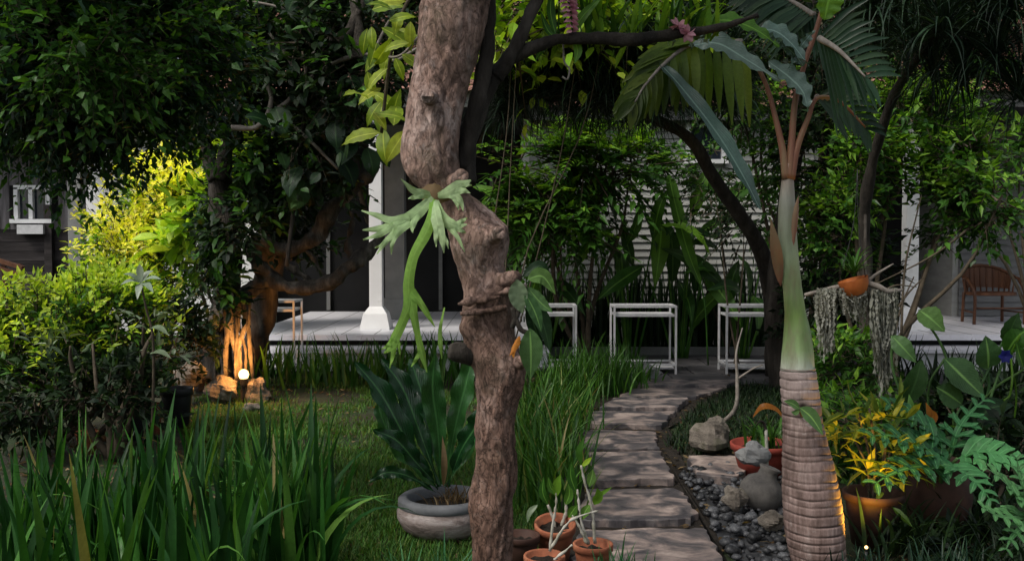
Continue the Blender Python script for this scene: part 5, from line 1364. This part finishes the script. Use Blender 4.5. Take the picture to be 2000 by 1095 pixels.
# overhanging dark tree, upper left
def dark_tree():
    t = thing('overhanging_tree', 'dark fine-leaved tree hanging into the upper left corner', 'tree', P(-330, 1000, 5.20) * (1, 1, 0))
    dk = lambda v: .02 * mn.noise(v * 6)
    b0 = wloc(t)
    MB().tube([b0, b0 + (.1, 0, 1.5), b0 + (.3, 0, 2.6), P(-60, -100, 5.00)], [.22, .17, .15, .1], 16, 40, dk).build('trunk', DARKBARK, t)
    for e in ((120, 150), (250, 40), (330, 120), (60, 250)):
        MB().tube([P(-160, 100, 5.10), P((e[0] - 120) / 2, (e[1] + 20) / 2, 4.90), P(*e, 4.80)], [.09, .05, .015], 10, 20, dk).build('limb', DARKBARK, t)
    bl = blobs_px([(60, 60, 5.00, 160, 120, .8), (220, 80, 4.80, 150, 120, .8), (330, 100, 5.10, 90, 110, .6), (100, 130, 4.90, 150, 80, .7), (205, 190, 5.00, 75, 85, .5), (130, 220, 4.90, 60, 60, .4), (40, 170, 5.20, 90, 50, .5), (150, -180, 4.90, 350, 160, 1.2)])
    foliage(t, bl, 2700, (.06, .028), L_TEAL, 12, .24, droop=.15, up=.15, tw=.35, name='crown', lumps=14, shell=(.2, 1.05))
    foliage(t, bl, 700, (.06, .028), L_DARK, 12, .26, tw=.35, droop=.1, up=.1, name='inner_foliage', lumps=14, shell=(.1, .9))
    foliage(t, blobs_px([(340, 120, 5.20, 100, 110, .5), (60, 60, 5.40, 140, 110, .5), (170, 270, 4.9, 60, 50, .3), (160, 90, 4.3, 150, 110, .3), (300, 60, 4.5, 90, 90, .3), (110, 260, 5.20, 90, 60, .4), (30, 270, 5.30, 60, 40, .4)]), 1100, (.06, .028), L_MID, 10, .24, droop=.2, up=.1, tw=.35, tipmat=L_LIGHT, tipfrac=.4, tiptop=.5, name='side_sprays', lumps=7, shell=(.1, 1.15))  # lighter leaf colours paint sunlit specks into the dark crown
dark_tree()

# drooping needle-leaved trees
def needle_tree(name, label, root, trunk, ros, ln, mat, n=70, wd=.012, r0=.08, reach=None):
    t = thing(name, label, 'tree', root)
    dk = lambda v: .015 * mn.noise(v * 7)
    MB().tube([np.array(root)] + trunk, np.linspace(r0, r0 * .5, len(trunk) + 1), 14, 40, dk).build('trunk', DARKBARK, t)
    mb = MB()
    for c in ros:
        m = n
        a = rng.uniform(0, 6.28, m)
        base = np.repeat(np.array(c)[None], m, 0) + rng.normal(size=(m, 3)) * .02
        mb.blades(base, a, ln * rng.uniform(.6, 1.15, m), wd * rng.uniform(.7, 1.2, m), rng.uniform(.1, 1.9, m), rng.uniform(.6, 1.8, m), 7, .3)
    mb.build('crown', mat, t, False)
    for c in ros[::2]:
        e = np.array(trunk[-1]); c = np.array(c)
        MB().tube([e, (e + c) / 2 + (0, 0, .1), c], [r0 * .35, r0 * .22, .008], 7, 12).build('limb', DARKBARK, t)
ros = [P(x, y, d) for x, y, d in ((1840, 55, 5.9), (1945, 110, 6.1), (1770, -20, 6.2), (1975, 10, 5.8), (1880, 150, 6.3), (1700, 30, 6.4), (1900, -60, 5.9), (1820, 140, 6.6), (1990, 190, 6.3), (1930, 40, 6.5), (1780, 90, 6.8), (2060, 80, 6.1))]
needle_tree('drooping_needle_tree', 'tree with drooping dark needle-like leaves in the upper right corner', np.array((Xd(1690, 7.5), 7.5, 0)), [P(1692, 560, 7.5), P(1690, 400, 7.4), P(1740, 200, 7.0), P(1830, 60, 6.4)], ros, .62, L_NEEDLE, 150, .013, .055)
ros = [P(random.uniform(970, 1430), random.uniform(90, 235) - (0 if _ % 2 else 20), random.uniform(8.6, 9.8)) for _ in range(120)]
needle_tree('leaning_needle_tree', 'dark leaning tree with drooping needles in front of the roof', G(1512, 735), [P(1508, 600, 10.4), P(1490, 500, 10.2), P(1445, 420, 10.0), P(1395, 350, 9.9), P(1345, 270, 9.8), P(1250, 220, 9.6)], ros, .62, L_NEEDLE, 80, .014, .1)
# upright dark post-like trunk behind the palm
def plain_trunk():
    t = thing('dark_trunk_tree', 'tall dark tree trunk directly behind the spindle palm', 'tree', G(1530, 760))
    b = wloc(t)
    MB().tube([b, P(1515, 600, b[1]), P(1540, 380, b[1]), P(1575, 150, b[1]), P(1590, -100, b[1])], [.14, .11, .09, .07, .05], 16, 40, lambda v: .02 * mn.noise(v * 6)).build('trunk', DARKBARK, t)
    foliage(t, blobs_px([(1600, 20, 9.8, 160, 120, .8), (1450, 60, 10, 120, 100, .7), (1720, 120, 10, 120, 90, .6)]), 500, (.12, .05), L_DARK, 9, .35, name='crown', lumps=9)
plain_trunk()
shrub('canopy_tree', 'dark broadleaf tree hiding the roof above the right porch', [(1350, 10, 14.6, 120, 110, .6), (1500, 0, 14.6, 120, 110, .6), (1640, 20, 14.4, 120, 100, .6), (1800, 10, 14.4, 130, 120, .6), (1950, 40, 14.4, 110, 110, .6), (1700, 110, 13.6, 110, 40, .4), (1880, 110, 13.6, 100, 40, .4), (1460, 120, 14.6, 110, 40, .4)], 1400, (.18, .075), L_DARK, 'tree', lpt=9, twig=.4, lumps=9, r0=.06, rootpx=np.array((6.0, 18.2, 0)), tops=8)
shrub('canopy_tree', 'dark broadleaf tree hiding the roof above the left porch', [(420, 0, 14.6, 120, 110, .5), (560, 20, 14.4, 110, 110, .5), (700, 30, 14.4, 110, 110, .5), (660, 115, 13.7, 90, 40, .4), (860, 60, 14.4, 110, 110, .5), (1000, 60, 14.6, 110, 110, .5), (1150, 60, 14.8, 110, 100, .5)], 1300, (.18, .075), L_DARK, 'tree', lpt=9, twig=.4, lumps=9, r0=.06, rootpx=np.array((-2.2, 18.2, 0)), tops=7)

shrub('rose_apple_tree', 'young tree with layered feathery green leaves before the clapboard wall', [(1050, 330, 12.0, 85, 55, .4), (1150, 320, 12.0, 90, 60, .4), (1100, 420, 12.1, 75, 65, .4), (1230, 330, 12.1, 60, 35, .3), (1040, 420, 12.0, 50, 60, .3)], 330, (.17, .07), L_MID, 'tree', lpt=15, twig=.55, droop=.35, up=.25, pinnate=True, lumps=7, tops=6, r0=.035, rootpx=np.array((Xd(1140, 12.2), 12.2, 0)), tipmat=L_LIGHT, tipfrac=.9, tiptop=.25)
shrub('lime_backdrop_tree', 'tree with large lime green leaves glowing behind the dark branch', [(1020, 0, 8.3, 80, 70, .3), (1120, 0, 8.3, 100, 60, .3), (1000, 110, 8.2, 40, 50, .2), (1220, -30, 8.4, 90, 60, .3)], 230, (.18, .085), L_LIME, 'tree', lpt=5, twig=.4, rich=True, lumps=7, r0=.008, tops=4, rootpx=np.array((-.12, 8.4, 0)))
shrub('green_fig', 'bright green leafy shrub in front of the right porch column', [(1890, 320, 8.8, 55, 75, .45), (1925, 395, 8.6, 45, 50, .4), (1670, 310, 9.0, 55, 80, .4), (1650, 440, 9.2, 50, 80, .35), (1780, 235, 9, 90, 35, .4), (1840, 430, 9.2, 22, 60, .15)], 1050, (.10, .045), L_MID, lpt=9, twig=.28, droop=.2, up=.5, lumps=9, tops=8, r0=.03, rootpx=G(1700, 790), tipmat=L_LIGHT, tipfrac=.75, tiptop=-.1)
shrub('back_shrub', 'yellow-green fine-leaved shrub behind the crown of the spindle palm', [(1560, 300, 11.2, 60, 90, .3), (1480, 220, 11.4, 80, 50, .3), (1440, 150, 11.6, 110, 60, .3), (1580, 420, 11.2, 50, 90, .3), (1620, 180, 11.4, 80, 60, .3)], 520, (.11, .045), L_MID, lpt=9, twig=.3, lumps=8, tops=5, r0=.03, rootpx=np.array((Xd(1570, 11.3), 11.3, 0)), tipmat=L_LIGHT, tipfrac=.5, tiptop=.1)
shrub('screen_shrub', 'loose mid-green shrub half screening the clapboard wall under its window', [(1400, 330, 12.6, 60, 50, .25), (1290, 300, 12.7, 50, 40, .25), (1460, 400, 12.6, 40, 60, .25)], 150, (.12, .05), L_MID, lpt=8, twig=.32, droop=.35, lumps=6, tops=3, r0=.015, rootpx=np.array((Xd(1420, 12.8), 12.8, 0)))
shrub('canopy_sprays', 'leafy mid-green shrub hanging over the right porch eave', [(1900, 180, 11.6, 110, 40, .3), (1760, 170, 11.6, 90, 40, .3), (1985, 260, 11.6, 50, 60, .25)], 260, (.13, .055), L_MID, lpt=8, twig=.32, droop=.35, lumps=7, tops=3, r0=.025, rootpx=np.array((Xd(2040, 11.6), 11.6, 0)))
shrub('thin_sapling', 'thin-leaved sapling against the clapboard wall left of the dark trunk', [(1390, 390, 11.5, 50, 50, .3), (1440, 440, 11.5, 40, 40, .3)], 60, (.11, .035), L_DARK, lpt=8, twig=.3, droop=.5, tops=3, r0=.015, rootpx=G(1440, 728))
shrub('climbing_shrub', 'dense dark shrub between the palm and the right column', [(1620, 300, 9.6, 70, 110, .4), (1640, 520, 9.6, 70, 120, .4), (1600, 620, 9.8, 50, 70, .3)], 520, (.10, .045), L_DARK, lpt=9, twig=.28, lumps=9)

def heliconias():
    me = MB().leaf([(0, 0, 0), (0, .35, .05), (0, .7, .02), (0, 1, -.18)], .13, (0, 0, 1), .25, .012, 16, 2).mesh('leaf', L_BROAD)
    md = MB().leaf([(0, 0, 0), (0, .35, .05), (0, .7, .02), (0, 1, -.18)], .12, (0, 0, 1), .25, .012, 16, 2).mesh('leaf', leafmat('leaf_helic_dark', [(.012, .045, .012), (.03, .08, .02), (.06, .13, .03)], .4, .3, byobj=True, vein=.4))
    for i, (px, lab) in enumerate(((1330, 'tall heliconia with paddle leaves in front of the clapboard wall'), (1230, 'heliconia with hanging leaves right behind the free-standing table'), (1060, 'heliconia clump near the white door frame behind the trunk orchid'), (1450, 'slim heliconia beside the dark leaning trunk'))):
        g = np.array((Xd(px, 12.6), 12.6, 0))
        t = thing('heliconia', lab, 'plant', g)
        for k in range(11):
            a = random.uniform(-1, 1); tp = g + (a * .55, random.uniform(-.35, .25), random.uniform(.9, 1.9) if i < 3 else random.uniform(.7, 1.4))
            MB().tube([g + (a * .1, 0, 0), (g + tp) / 2 + (a * .05, 0, .1), tp], [.018, .014, .008], 7, 12).build('stalk', L_BROAD, t)
            dr = (a * .8 + random.uniform(-.3, .3), random.uniform(-.6, .2), random.uniform(-.6, 1.0))
            inst('leaf', me if random.random() < .45 else md, t, tp, dr, (random.uniform(-.6, .6), -1, .8), random.uniform(.55, .95))
    # the one clear bright arching leaf
    t = thing('bright_leaf_plant', 'plant with one bright arching leaf above the free-standing table', 'plant', np.array((Xd(1385, 11.9), 11.9, 0)))
    MB().leaf([P(1290, 440, 11.8), P(1330, 442, 11.7), P(1365, 462, 11.6), P(1388, 500, 11.6)], S(11, 11.8), (0, -.7, 1), .25, .01, 16).build('leaf', L_LIGHT, t)
    MB().tube([wloc(t), P(1370, 560, 11.9), P(1310, 450, 11.85), P(1290, 440, 11.8)], .01, 6, 20).build('stalk', L_BROAD, t)
    MB().leaf([P(1370, 560, 11.9), P(1340, 480, 11.8), P(1310, 360, 11.8), P(1312, 345, 11.8)], S(14, 11.8), (.2, -1, .2), .25, .01, 16).build('leaf', L_BROAD, t)
heliconias()
def wall_bed():
    N = 700
    x = rng.uniform(.3, 4.4, N); y = rng.uniform(13.0, 14.2, N)
    for px in range(1045, 1500, 30):
        x0 = Xd(px, 13.3); n = 26
        t = thing('snake_plant', 'upright dark sword-leaved plant in the bed along the clapboard wall', 'plant', (x0, 13.3, 0), 'sword-leaved plants along the wall')
        base = np.stack([x0 + rng.normal(size=n) * .12, 13.4 + rng.uniform(-.3, .35, n), np.zeros(n)], -1)
        MB().blades(base, rng.uniform(0, 6.28, n), rng.uniform(.6, 1.35, n), rng.uniform(.03, .06, n), rng.uniform(0, .15, n), rng.uniform(0, .4, n), 6, .2).build('leaves', L_DARK, t)
wall_bed()

# ------------------------------------------------------------------ right-hand plants
def lobed_leaf(t, pts, L, w_, d, mat, n=6, nr=(0, -.6, 1)):
    """deeply cut leaf: midrib blade with finger lobes both sides"""
    c = catmull([P(x, y, d + dz) for x, y, dz in pts], 40)
    m = MB()
    m.leaf(c[::4], [S(v, d) for v in (3, 5, 6, 6, 5, 4, 2, .5)], nr, .1, 0, 16, 1)
    tg = unit(np.gradient(c, axis=0)); sd = unit(np.cross(tg, np.array(nr)))
    for k in range(n):
        s = .12 + .78 * k / (n - 1); i = int(s * 39)
        for sg in (-1, 1):
            Lg = S(w_, d) * (1.15 - .75 * s) * random.uniform(.85, 1.1)
            dv = unit(sd[i] * sg + tg[i] * (.25 + .6 * s))
            e = c[i] + dv * Lg; mid = (c[i] + e) / 2 + unit(nr) * Lg * .06
            e = e + np.array((0, 0, -.12 * Lg))
            m.leaf([c[i], mid, e], [Lg * .12, Lg * .16, Lg * .2, Lg * .16, Lg * .02], nr, .15, Lg * .02, 10, 1, wf=2)
            if Lg > S(30, d):
                for q in (-1, 1):
                    e2 = mid + unit(dv + q * tg[i] * .8) * Lg * .34
                    m.leaf([mid, (mid + e2) / 2, e2], [Lg * .09, Lg * .12, Lg * .015], nr, .1, 0, 6, 1)
    m.build('leaf', mat, t)
def right_plants():
    d = 4.9
    t = thing('philodendron', 'big philodendron with deeply lobed blue-green leaves above the urn', 'plant', np.array((Xd(1840, d), d, .33)))
    b = (1835, 955, 0)
    for pts, w_ in (([(1845, 900, -.1), (1800, 870, -.2), (1740, 850, -.3), (1690, 852, -.35)], 62), ([(1850, 890, 0), (1815, 840, -.05), (1770, 805, -.1), (1725, 785, -.12)], 60), ([(1870, 895, -.1), (1920, 880, -.2), (1965, 890, -.25), (2000, 910, -.28)], 60), ([(1858, 885, 0), (1870, 840, 0), (1900, 800, .05), (1930, 775, .08)], 48),
                    ([(1840, 915, -.15), (1790, 910, -.3), (1740, 925, -.4), (1700, 950, -.45)], 50), ([(1855, 905, -.2), (1880, 920, -.35), (1915, 950, -.45), (1940, 985, -.5)], 45)):
        lobed_leaf(t, pts, 1, w_, d, L_PHILO)
        p0 = P(b[0], b[1], d); p1 = P(pts[0][0], pts[0][1], d + pts[0][2])
        MB().tube([p0, (p0 + p1) / 2 + (0, 0, .03), p1], .008, 7, 10).build('petiole', L_OVAL, t)
    d2 = 4.0
    t2 = thing('lobed_plant', 'light green lobed-leaf plant cut by the right picture edge', 'plant', np.array((Xd(2030, d2), d2, 0)))
    for pts, w_ in (([(2010, 1000, 0), (1985, 965, -.05), (1950, 930, -.1), (1915, 905, -.12)], 50), ([(2010, 1010, 0), (1975, 1010, -.1), (1945, 1005, -.15), (1912, 985, -.18)], 42), ([(2015, 1000, 0), (1995, 1030, -.1), (1975, 1050, -.16), (1962, 1080, -.2)], 36), ([(2015, 990, 0), (2000, 950, 0), (1990, 920, .02), (1985, 885, .04)], 36), ([(2020, 1000, 0), (2040, 960, 0), (2060, 930, 0), (2080, 900, 0)], 40)):
        lobed_leaf(t2, pts, 1, w_, d2, leafmat('leaf_lobed_light', [(.06, .18, .06), (.1, .26, .09)], .35, .3, byobj=True, vein=.4), 5)
    g = wloc(t2)
    MB().tube([g, P(2025, 1080, d2), P(2012, 1000, d2)], .018, 8, 12).build('stem', L_OVAL, t2)
    # oval-leaved pond plant
    d3 = 6.2
    t3 = thing('oval_leaf_plant', 'tall plant with big oval upright leaves in front of the right porch', 'plant', np.array((Xd(1860, d3), d3, 0)))
    for (bx, by), (mx, my), (tx, ty), w_, m in (((1795, 605), (1818, 622), (1846, 648), 26, L_OVAL), ((1742, 655), (1765, 680), (1790, 708), 18, L_OVAL), ((1845, 700), (1880, 735), (1925, 778), 34, L_OVAL), ((1880, 790), (1850, 768), (1828, 755), 24, L_OVAL), ((1930, 720), (1930, 690), (1925, 655), 26, L_OVAL), ((1960, 665), (1975, 640), (1990, 610), 22, L_GLOSS),
                                       ((1965, 690), (1985, 660), (2010, 640), 22, L_BROAD), ((2000, 720), (1990, 690), (1985, 665), 16, L_BROAD), ((1770, 790), (1790, 740), (1800, 700), 22, L_GLOSS), ((1900, 850), (1930, 800), (1980, 790), 24, L_GLOSS)):
        MB().leaf([P(bx, by, d3), P(mx, my, d3 - .05), P(tx, ty, d3 - .06)], S(w_, d3), (random.uniform(-.4, .4), -1, .3), .2, .006, 14).build('leaf', m, t3)
        g = wloc(t3) + (random.uniform(-.12, .12), random.uniform(-.1, .1), 0); e = P(bx, by, d3)
        MB().tube([g, g * .4 + e * .6 + (random.uniform(-.1, .1), 0, .08), e], .008, 6, 16).build('petiole', L_OVAL, t3)
    t4 = thing('blue_flower_plant', 'twining plant with blue flower and pale tendril at the right edge', 'plant', np.array((Xd(1975, 6.4), 6.4, 0)))
    for (x, y), s in (((1962, 695), .05),):
        n = 6; c = P(x, y, 6.1); a = np.linspace(0, 6.28, n, endpoint=False)
        MB().leaves(np.repeat(c[None], n, 0), np.stack([np.cos(a), np.full(n, -.4), np.sin(a)], -1), np.stack([np.zeros(n), -np.ones(n), np.zeros(n)], -1), s, s * .8, .1, True).build('flower', BLUEF, t4, False)
    MB().tube([wloc(t4), P(1985, 780, 6.3), P(1975, 700, 6.2), P(1993, 652, 6.12)], .006, 6, 20).build('stem', L_LIGHT, t4)
    MB().tube([P(1975, 700, 6.2), P(1977, 740, 6.1), P(1972, 772, 6.1), P(1960, 782, 6.1)], .007, 6, 20).build('tendril', L_LIGHT, t4)
    # yellow and orange leaves
    t5 = thing('canna', 'canna with orange flower buds and yellow leaf behind the philodendron', 'plant', np.array((Xd(1790, 5.4), 5.4, 0)))
    for ps, w_, m in (([(1812, 835), (1815, 810), (1808, 785)], 9, L_ORANGE), ([(1795, 900), (1792, 885), (1796, 870)], 7, L_ORANGE), ([(1735, 812), (1755, 808), (1772, 816)], 10, L_LIME), ([(1690, 820), (1700, 800), (1695, 780)], 8, L_LIME), ([(1820, 830), (1824, 812), (1818, 798)], 7, L_ORANGE)):
        MB().leaf([P(x, y, 5.2) for x, y in ps], S(w_, 5.2), (random.uniform(-.3, .3), -1, .3), .35, 0, 10).build('bract', m, t5)
    for x, y in ((1812, 835), (1795, 900), (1735, 812), (1690, 820)):
        MB().tube([wloc(t5) + (random.uniform(-.08, .08), 0, 0), P((x + 1790) / 2, 920, 5.3), P(x, y, 5.2)], .006, 6, 12).build('stem', L_OVAL, t5)
    shrub('mixed_bed_shrub', 'low yellow-green mixed foliage at the foot of the palm, right side', [(1660, 720, 7.2, 70, 70, .3), (1690, 840, 6.0, 70, 60, .3), (1640, 800, 6.6, 50, 60, .3)], 380, (.09, .035), L_MID, lpt=7, twig=.2, lumps=7, tipmat=L_LIGHT, tipfrac=.4, tiptop=.2)
    shrub('corner_bush', 'dark leafy bush filling the lower right behind the urn', [(1900, 860, 6.6, 130, 90, .4), (1960, 960, 5.6, 90, 90, .3)], 420, (.12, .05), L_DARK, lpt=8, twig=.25, lumps=8)
    # small blue-green succulents at the bottom
    for px, py, d, lab in ((1690, 1092, 4.3, 'small dark tufted plant in front of the brown pot at the palm foot'), (880, 1080, 3.95, 'small blue-green tufted plant in front of the stone bowl'), (790, 1100, 3.9, 'small blue-green tufted plant at the bottom edge left of the stone bowl'), (1215, 1090, 4.15, 'small blue-green tufted plant between terracotta pot and stone path'), (1890, 1070, 4.2, 'small blue-green feathery plant at the bottom right'), (1830, 1090, 4.1, 'small dark feathery plant at the bottom right beside the brown pot')):
        c = np.array((Xd(px, d), d, 0)); top = P(px, py - 30, d)[2]; n = 60
        t = thing('tufted_plant', lab, 'plant', c)
        base = np.repeat(c[None], n, 0) + np.stack([rng.normal(size=n) * .06, rng.normal(size=n) * .05, np.zeros(n)], -1)
        MB().blades(base, rng.uniform(0, 6.28, n), top * rng.uniform(.5, 1.15, n), rng.uniform(.008, .014, n), rng.uniform(.05, .5, n), rng.uniform(.1, .8, n), 5).build('leaves', L_TEAL if px > 1300 else L_PHILO, t)
    for px, py, d, lab in ((1780, 1060, 4.6, 'dark arching fern right of the brown pot'), (1930, 1040, 4.8, 'dark arching fern at the lower right below the urn'), (1990, 1080, 4.3, 'dark arching fern in the lower right corner'), (1860, 1010, 5.3, 'dark arching fern behind the urn at lower right')):
        c = np.array((Xd(px, d), d, 0)); n = 90
        t = thing('fern', lab, 'fern', c)
        base = np.repeat(c[None], n, 0) + np.stack([rng.normal(size=n) * .1, rng.normal(size=n) * .08, np.zeros(n)], -1)
        MB().blades(base, rng.uniform(0, 6.28, n), rng.uniform(.14, .36, n), rng.uniform(.012, .024, n), rng.uniform(.1, .7, n), rng.uniform(.4, 1.6, n), 6).build('leaves', L_DARK, t)
    shrub('low_foliage', 'low dark leafy ground plants in front of the lower right corner bush', [(1900, 1060, 4.7, 130, 50, .2), (1800, 1040, 5.2, 90, 40, .2)], 160, (.1, .045), L_DARK, lpt=6, twig=.14, lumps=6, twigs=False, r0=.008)
    # low ground cover
    N = 2600
    poly = np.array([G(1300, 870), G(1320, 835), G(1370, 790), G(1440, 752), G(1530, 752), G(1530, 860), G(1450, 880), G(1340, 885)])[:, :2]
    lo, hi = poly.min(0), poly.max(0); x = rng.uniform(lo[0], hi[0], 9000); y = rng.uniform(lo[1], hi[1], 9000); k = inside(poly, x, y); x, y = x[k], y[k]; N = len(x)
    MB2 = MB().blades(np.stack([x, y, np.full(N, -.02)], -1), rng.uniform(0, 6.28, N), rng.uniform(.05, .14, N), rng.uniform(.006, .012, N), rng.uniform(.1, .8, N), rng.uniform(.3, 1.4, N), 4)
    tag(MB2.build('ground_cover', L_DARK, None, False), 'low dark grassy ground cover on the right of the stone path', 'ground cover', kind='stuff')
right_plants()

def hanging_basket():
    D = 6.6
    t = thing('hanging_basket', 'orange clay hanging basket fixed to a driftwood perch', 'basket', P(1665, 570, D))
    V = []; pr = [(S(29, D), 0), (S(27, D), -S(14, D)), (S(20, D), -S(28, D)), (S(8, D), -S(36, D)), (.001, -S(37, D))]
    bmat = roughmat('orange_clay', [(.34, .08, .02), (.55, .17, .04)], 9, .7, .3, .006)
    MB().lathe(P(1665, 545, D), pr + [(.001, -S(34, D)), (S(25, D), -S(10, D)), (S(28, D), 0)], 32, .003, (-.28, 'Y')).build('bowl', bmat, t)
    for sx in (-26, 26):
        MB().tube([P(1665 + sx, 545, D), P(1672 + sx * .2, 440, D), P(1675, 330, D)], .003, 5, 8).build('wire', DARKPOT, t)
    c = P(1668, 535, D); n = 30
    MB().blades(np.repeat(c[None], n, 0), rng.uniform(0, 6.28, n), rng.uniform(.12, .3, n), rng.uniform(.012, .022, n), rng.uniform(.2, 1.2, n), rng.uniform(.4, 1.6, n), 6).build('leaves', L_MID, t)
    p = thing('driftwood_perch', 'pale driftwood stick carrying curtains of grey hanging moss', 'branch', P(1670, 565, D + .1))
    MB().tube([P(1572, 576, D + .05), P(1630, 562, D + .08), P(1690, 552, D), P(1735, 568, D - .05), P(1762, 566, D)], [.012, .018, .02, .018, .012], 9, 30, lambda v: .006 * mn.noise(v * 20)).build('stick', PALETWIG, p)
    MB().tube([P(1690, 552, D), P(1712, 535, D), P(1745, 515, D)], [.014, .01, .005], 8, 12).build('stick', PALETWIG, p)
    MB().tube([P(1692, 556, D + .2), P(1690, 500, D + .5), P(1690, 420, D + .75)], [.012, .012, .012], 7, 8).build('hanger', DARKBARK, p)
    for x0, x1, y1, nn, lab in ((1595, 1632, 715, 170, 'left curtain of grey hanging moss on the driftwood perch'), (1700, 1752, 790, 260, 'right longer curtain of grey hanging moss on the driftwood perch'), (1640, 1695, 640, 90, 'short middle tuft of grey hanging moss below the orange basket')):
        m_ = thing('hanging_moss', lab, 'moss', P((x0 + x1) / 2, 570, D))
        mb = MB()
        for k in range(nn):
            x = random.uniform(x0, x1); y0 = 565 + random.uniform(-4, 8); y2 = y0 + (y1 - y0) * random.random() ** .8 * (1 - .3 * abs((x - (x0 + x1) / 2) / (x1 - x0)) * 2)
            z = D + random.uniform(-.06, .1)
            mid = P(x + random.uniform(-6, 6), (y0 + y2) / 2, z); e = P(x + (((x0 + x1) / 2 + 4) - x) * .5 + random.uniform(-13, 13), y2, z)
            mb.leaf([P(x, y0, z), mid, e], [.002, .0026, .002, .0006], (random.uniform(-1, 1), -1, 0), 0, .016, 16, 1, wf=random.uniform(3, 7))
        mb.build('strands', L_MOSS, m_, False)
    b = thing('column_twigs', 'thin dark twigs crossing in front of the right porch column', 'branch', G(1760, 800))
    for ps in ([(1740, 690), (1760, 600), (1785, 540)], [(1730, 640), (1768, 580), (1800, 545)], [(1900, 440), (1820, 500), (1700, 560)], [(1760, 660), (1768, 520), (1800, 380)], [(1690, 610), (1740, 560), (1790, 560)]):
        MB().tube([P(x, y, 8.6) for x, y in ps], [.012, .009, .005], 6, 12).build('twig', TWIG, b)
    MB().tube([wloc(b), P(1750, 720, 8.6), P(1740, 690, 8.6)], .014, 7, 10).build('stem', TWIG, b)
hanging_basket()

# ------------------------------------------------------------------ trees beyond the house
def back_trees():
    spec = [(-100, 120, 22, 'tall dark tree beyond the shed at far left'), (250, 60, 21, 'dark tree behind the left wing of the house'), (560, 40, 22, 'dark tree beyond the roof behind the rooted tree'), (900, 30, 22, 'dark tree beyond the roof behind the gnarled trunk'),
            (1250, 30, 23, 'dark tree beyond the roof above the clapboard wall'), (1600, 20, 22, 'dark tree beyond the roof behind the spindle palm'), (1950, 40, 22, 'dark tree beyond the roof at far right')]
    for px, py, d, lab in spec:
        g = np.array((Xd(px, d), d, 0)); t = thing('background_tree', lab, 'tree', g, 'dark trees beyond the house')
        top = P(px, py, d)
        MB().tube([g, g * .5 + top * .5 + (.2, 0, 0), top], [.25, .18, .08], 12, 20).build('trunk', DARKBARK, t)
        bl = [(P(px + random.uniform(-160, 160), py + random.uniform(-200, 160), d + random.uniform(-1, 1)), np.array((2.1, 1.6, 1.6)) * random.uniform(.8, 1.2)) for _ in range(6)]
        foliage(t, bl, 1100 if px > 300 else 450, (.3, .14), L_DARK, 9, .8, name='crown', lumps=9, twigs=False)
back_trees()
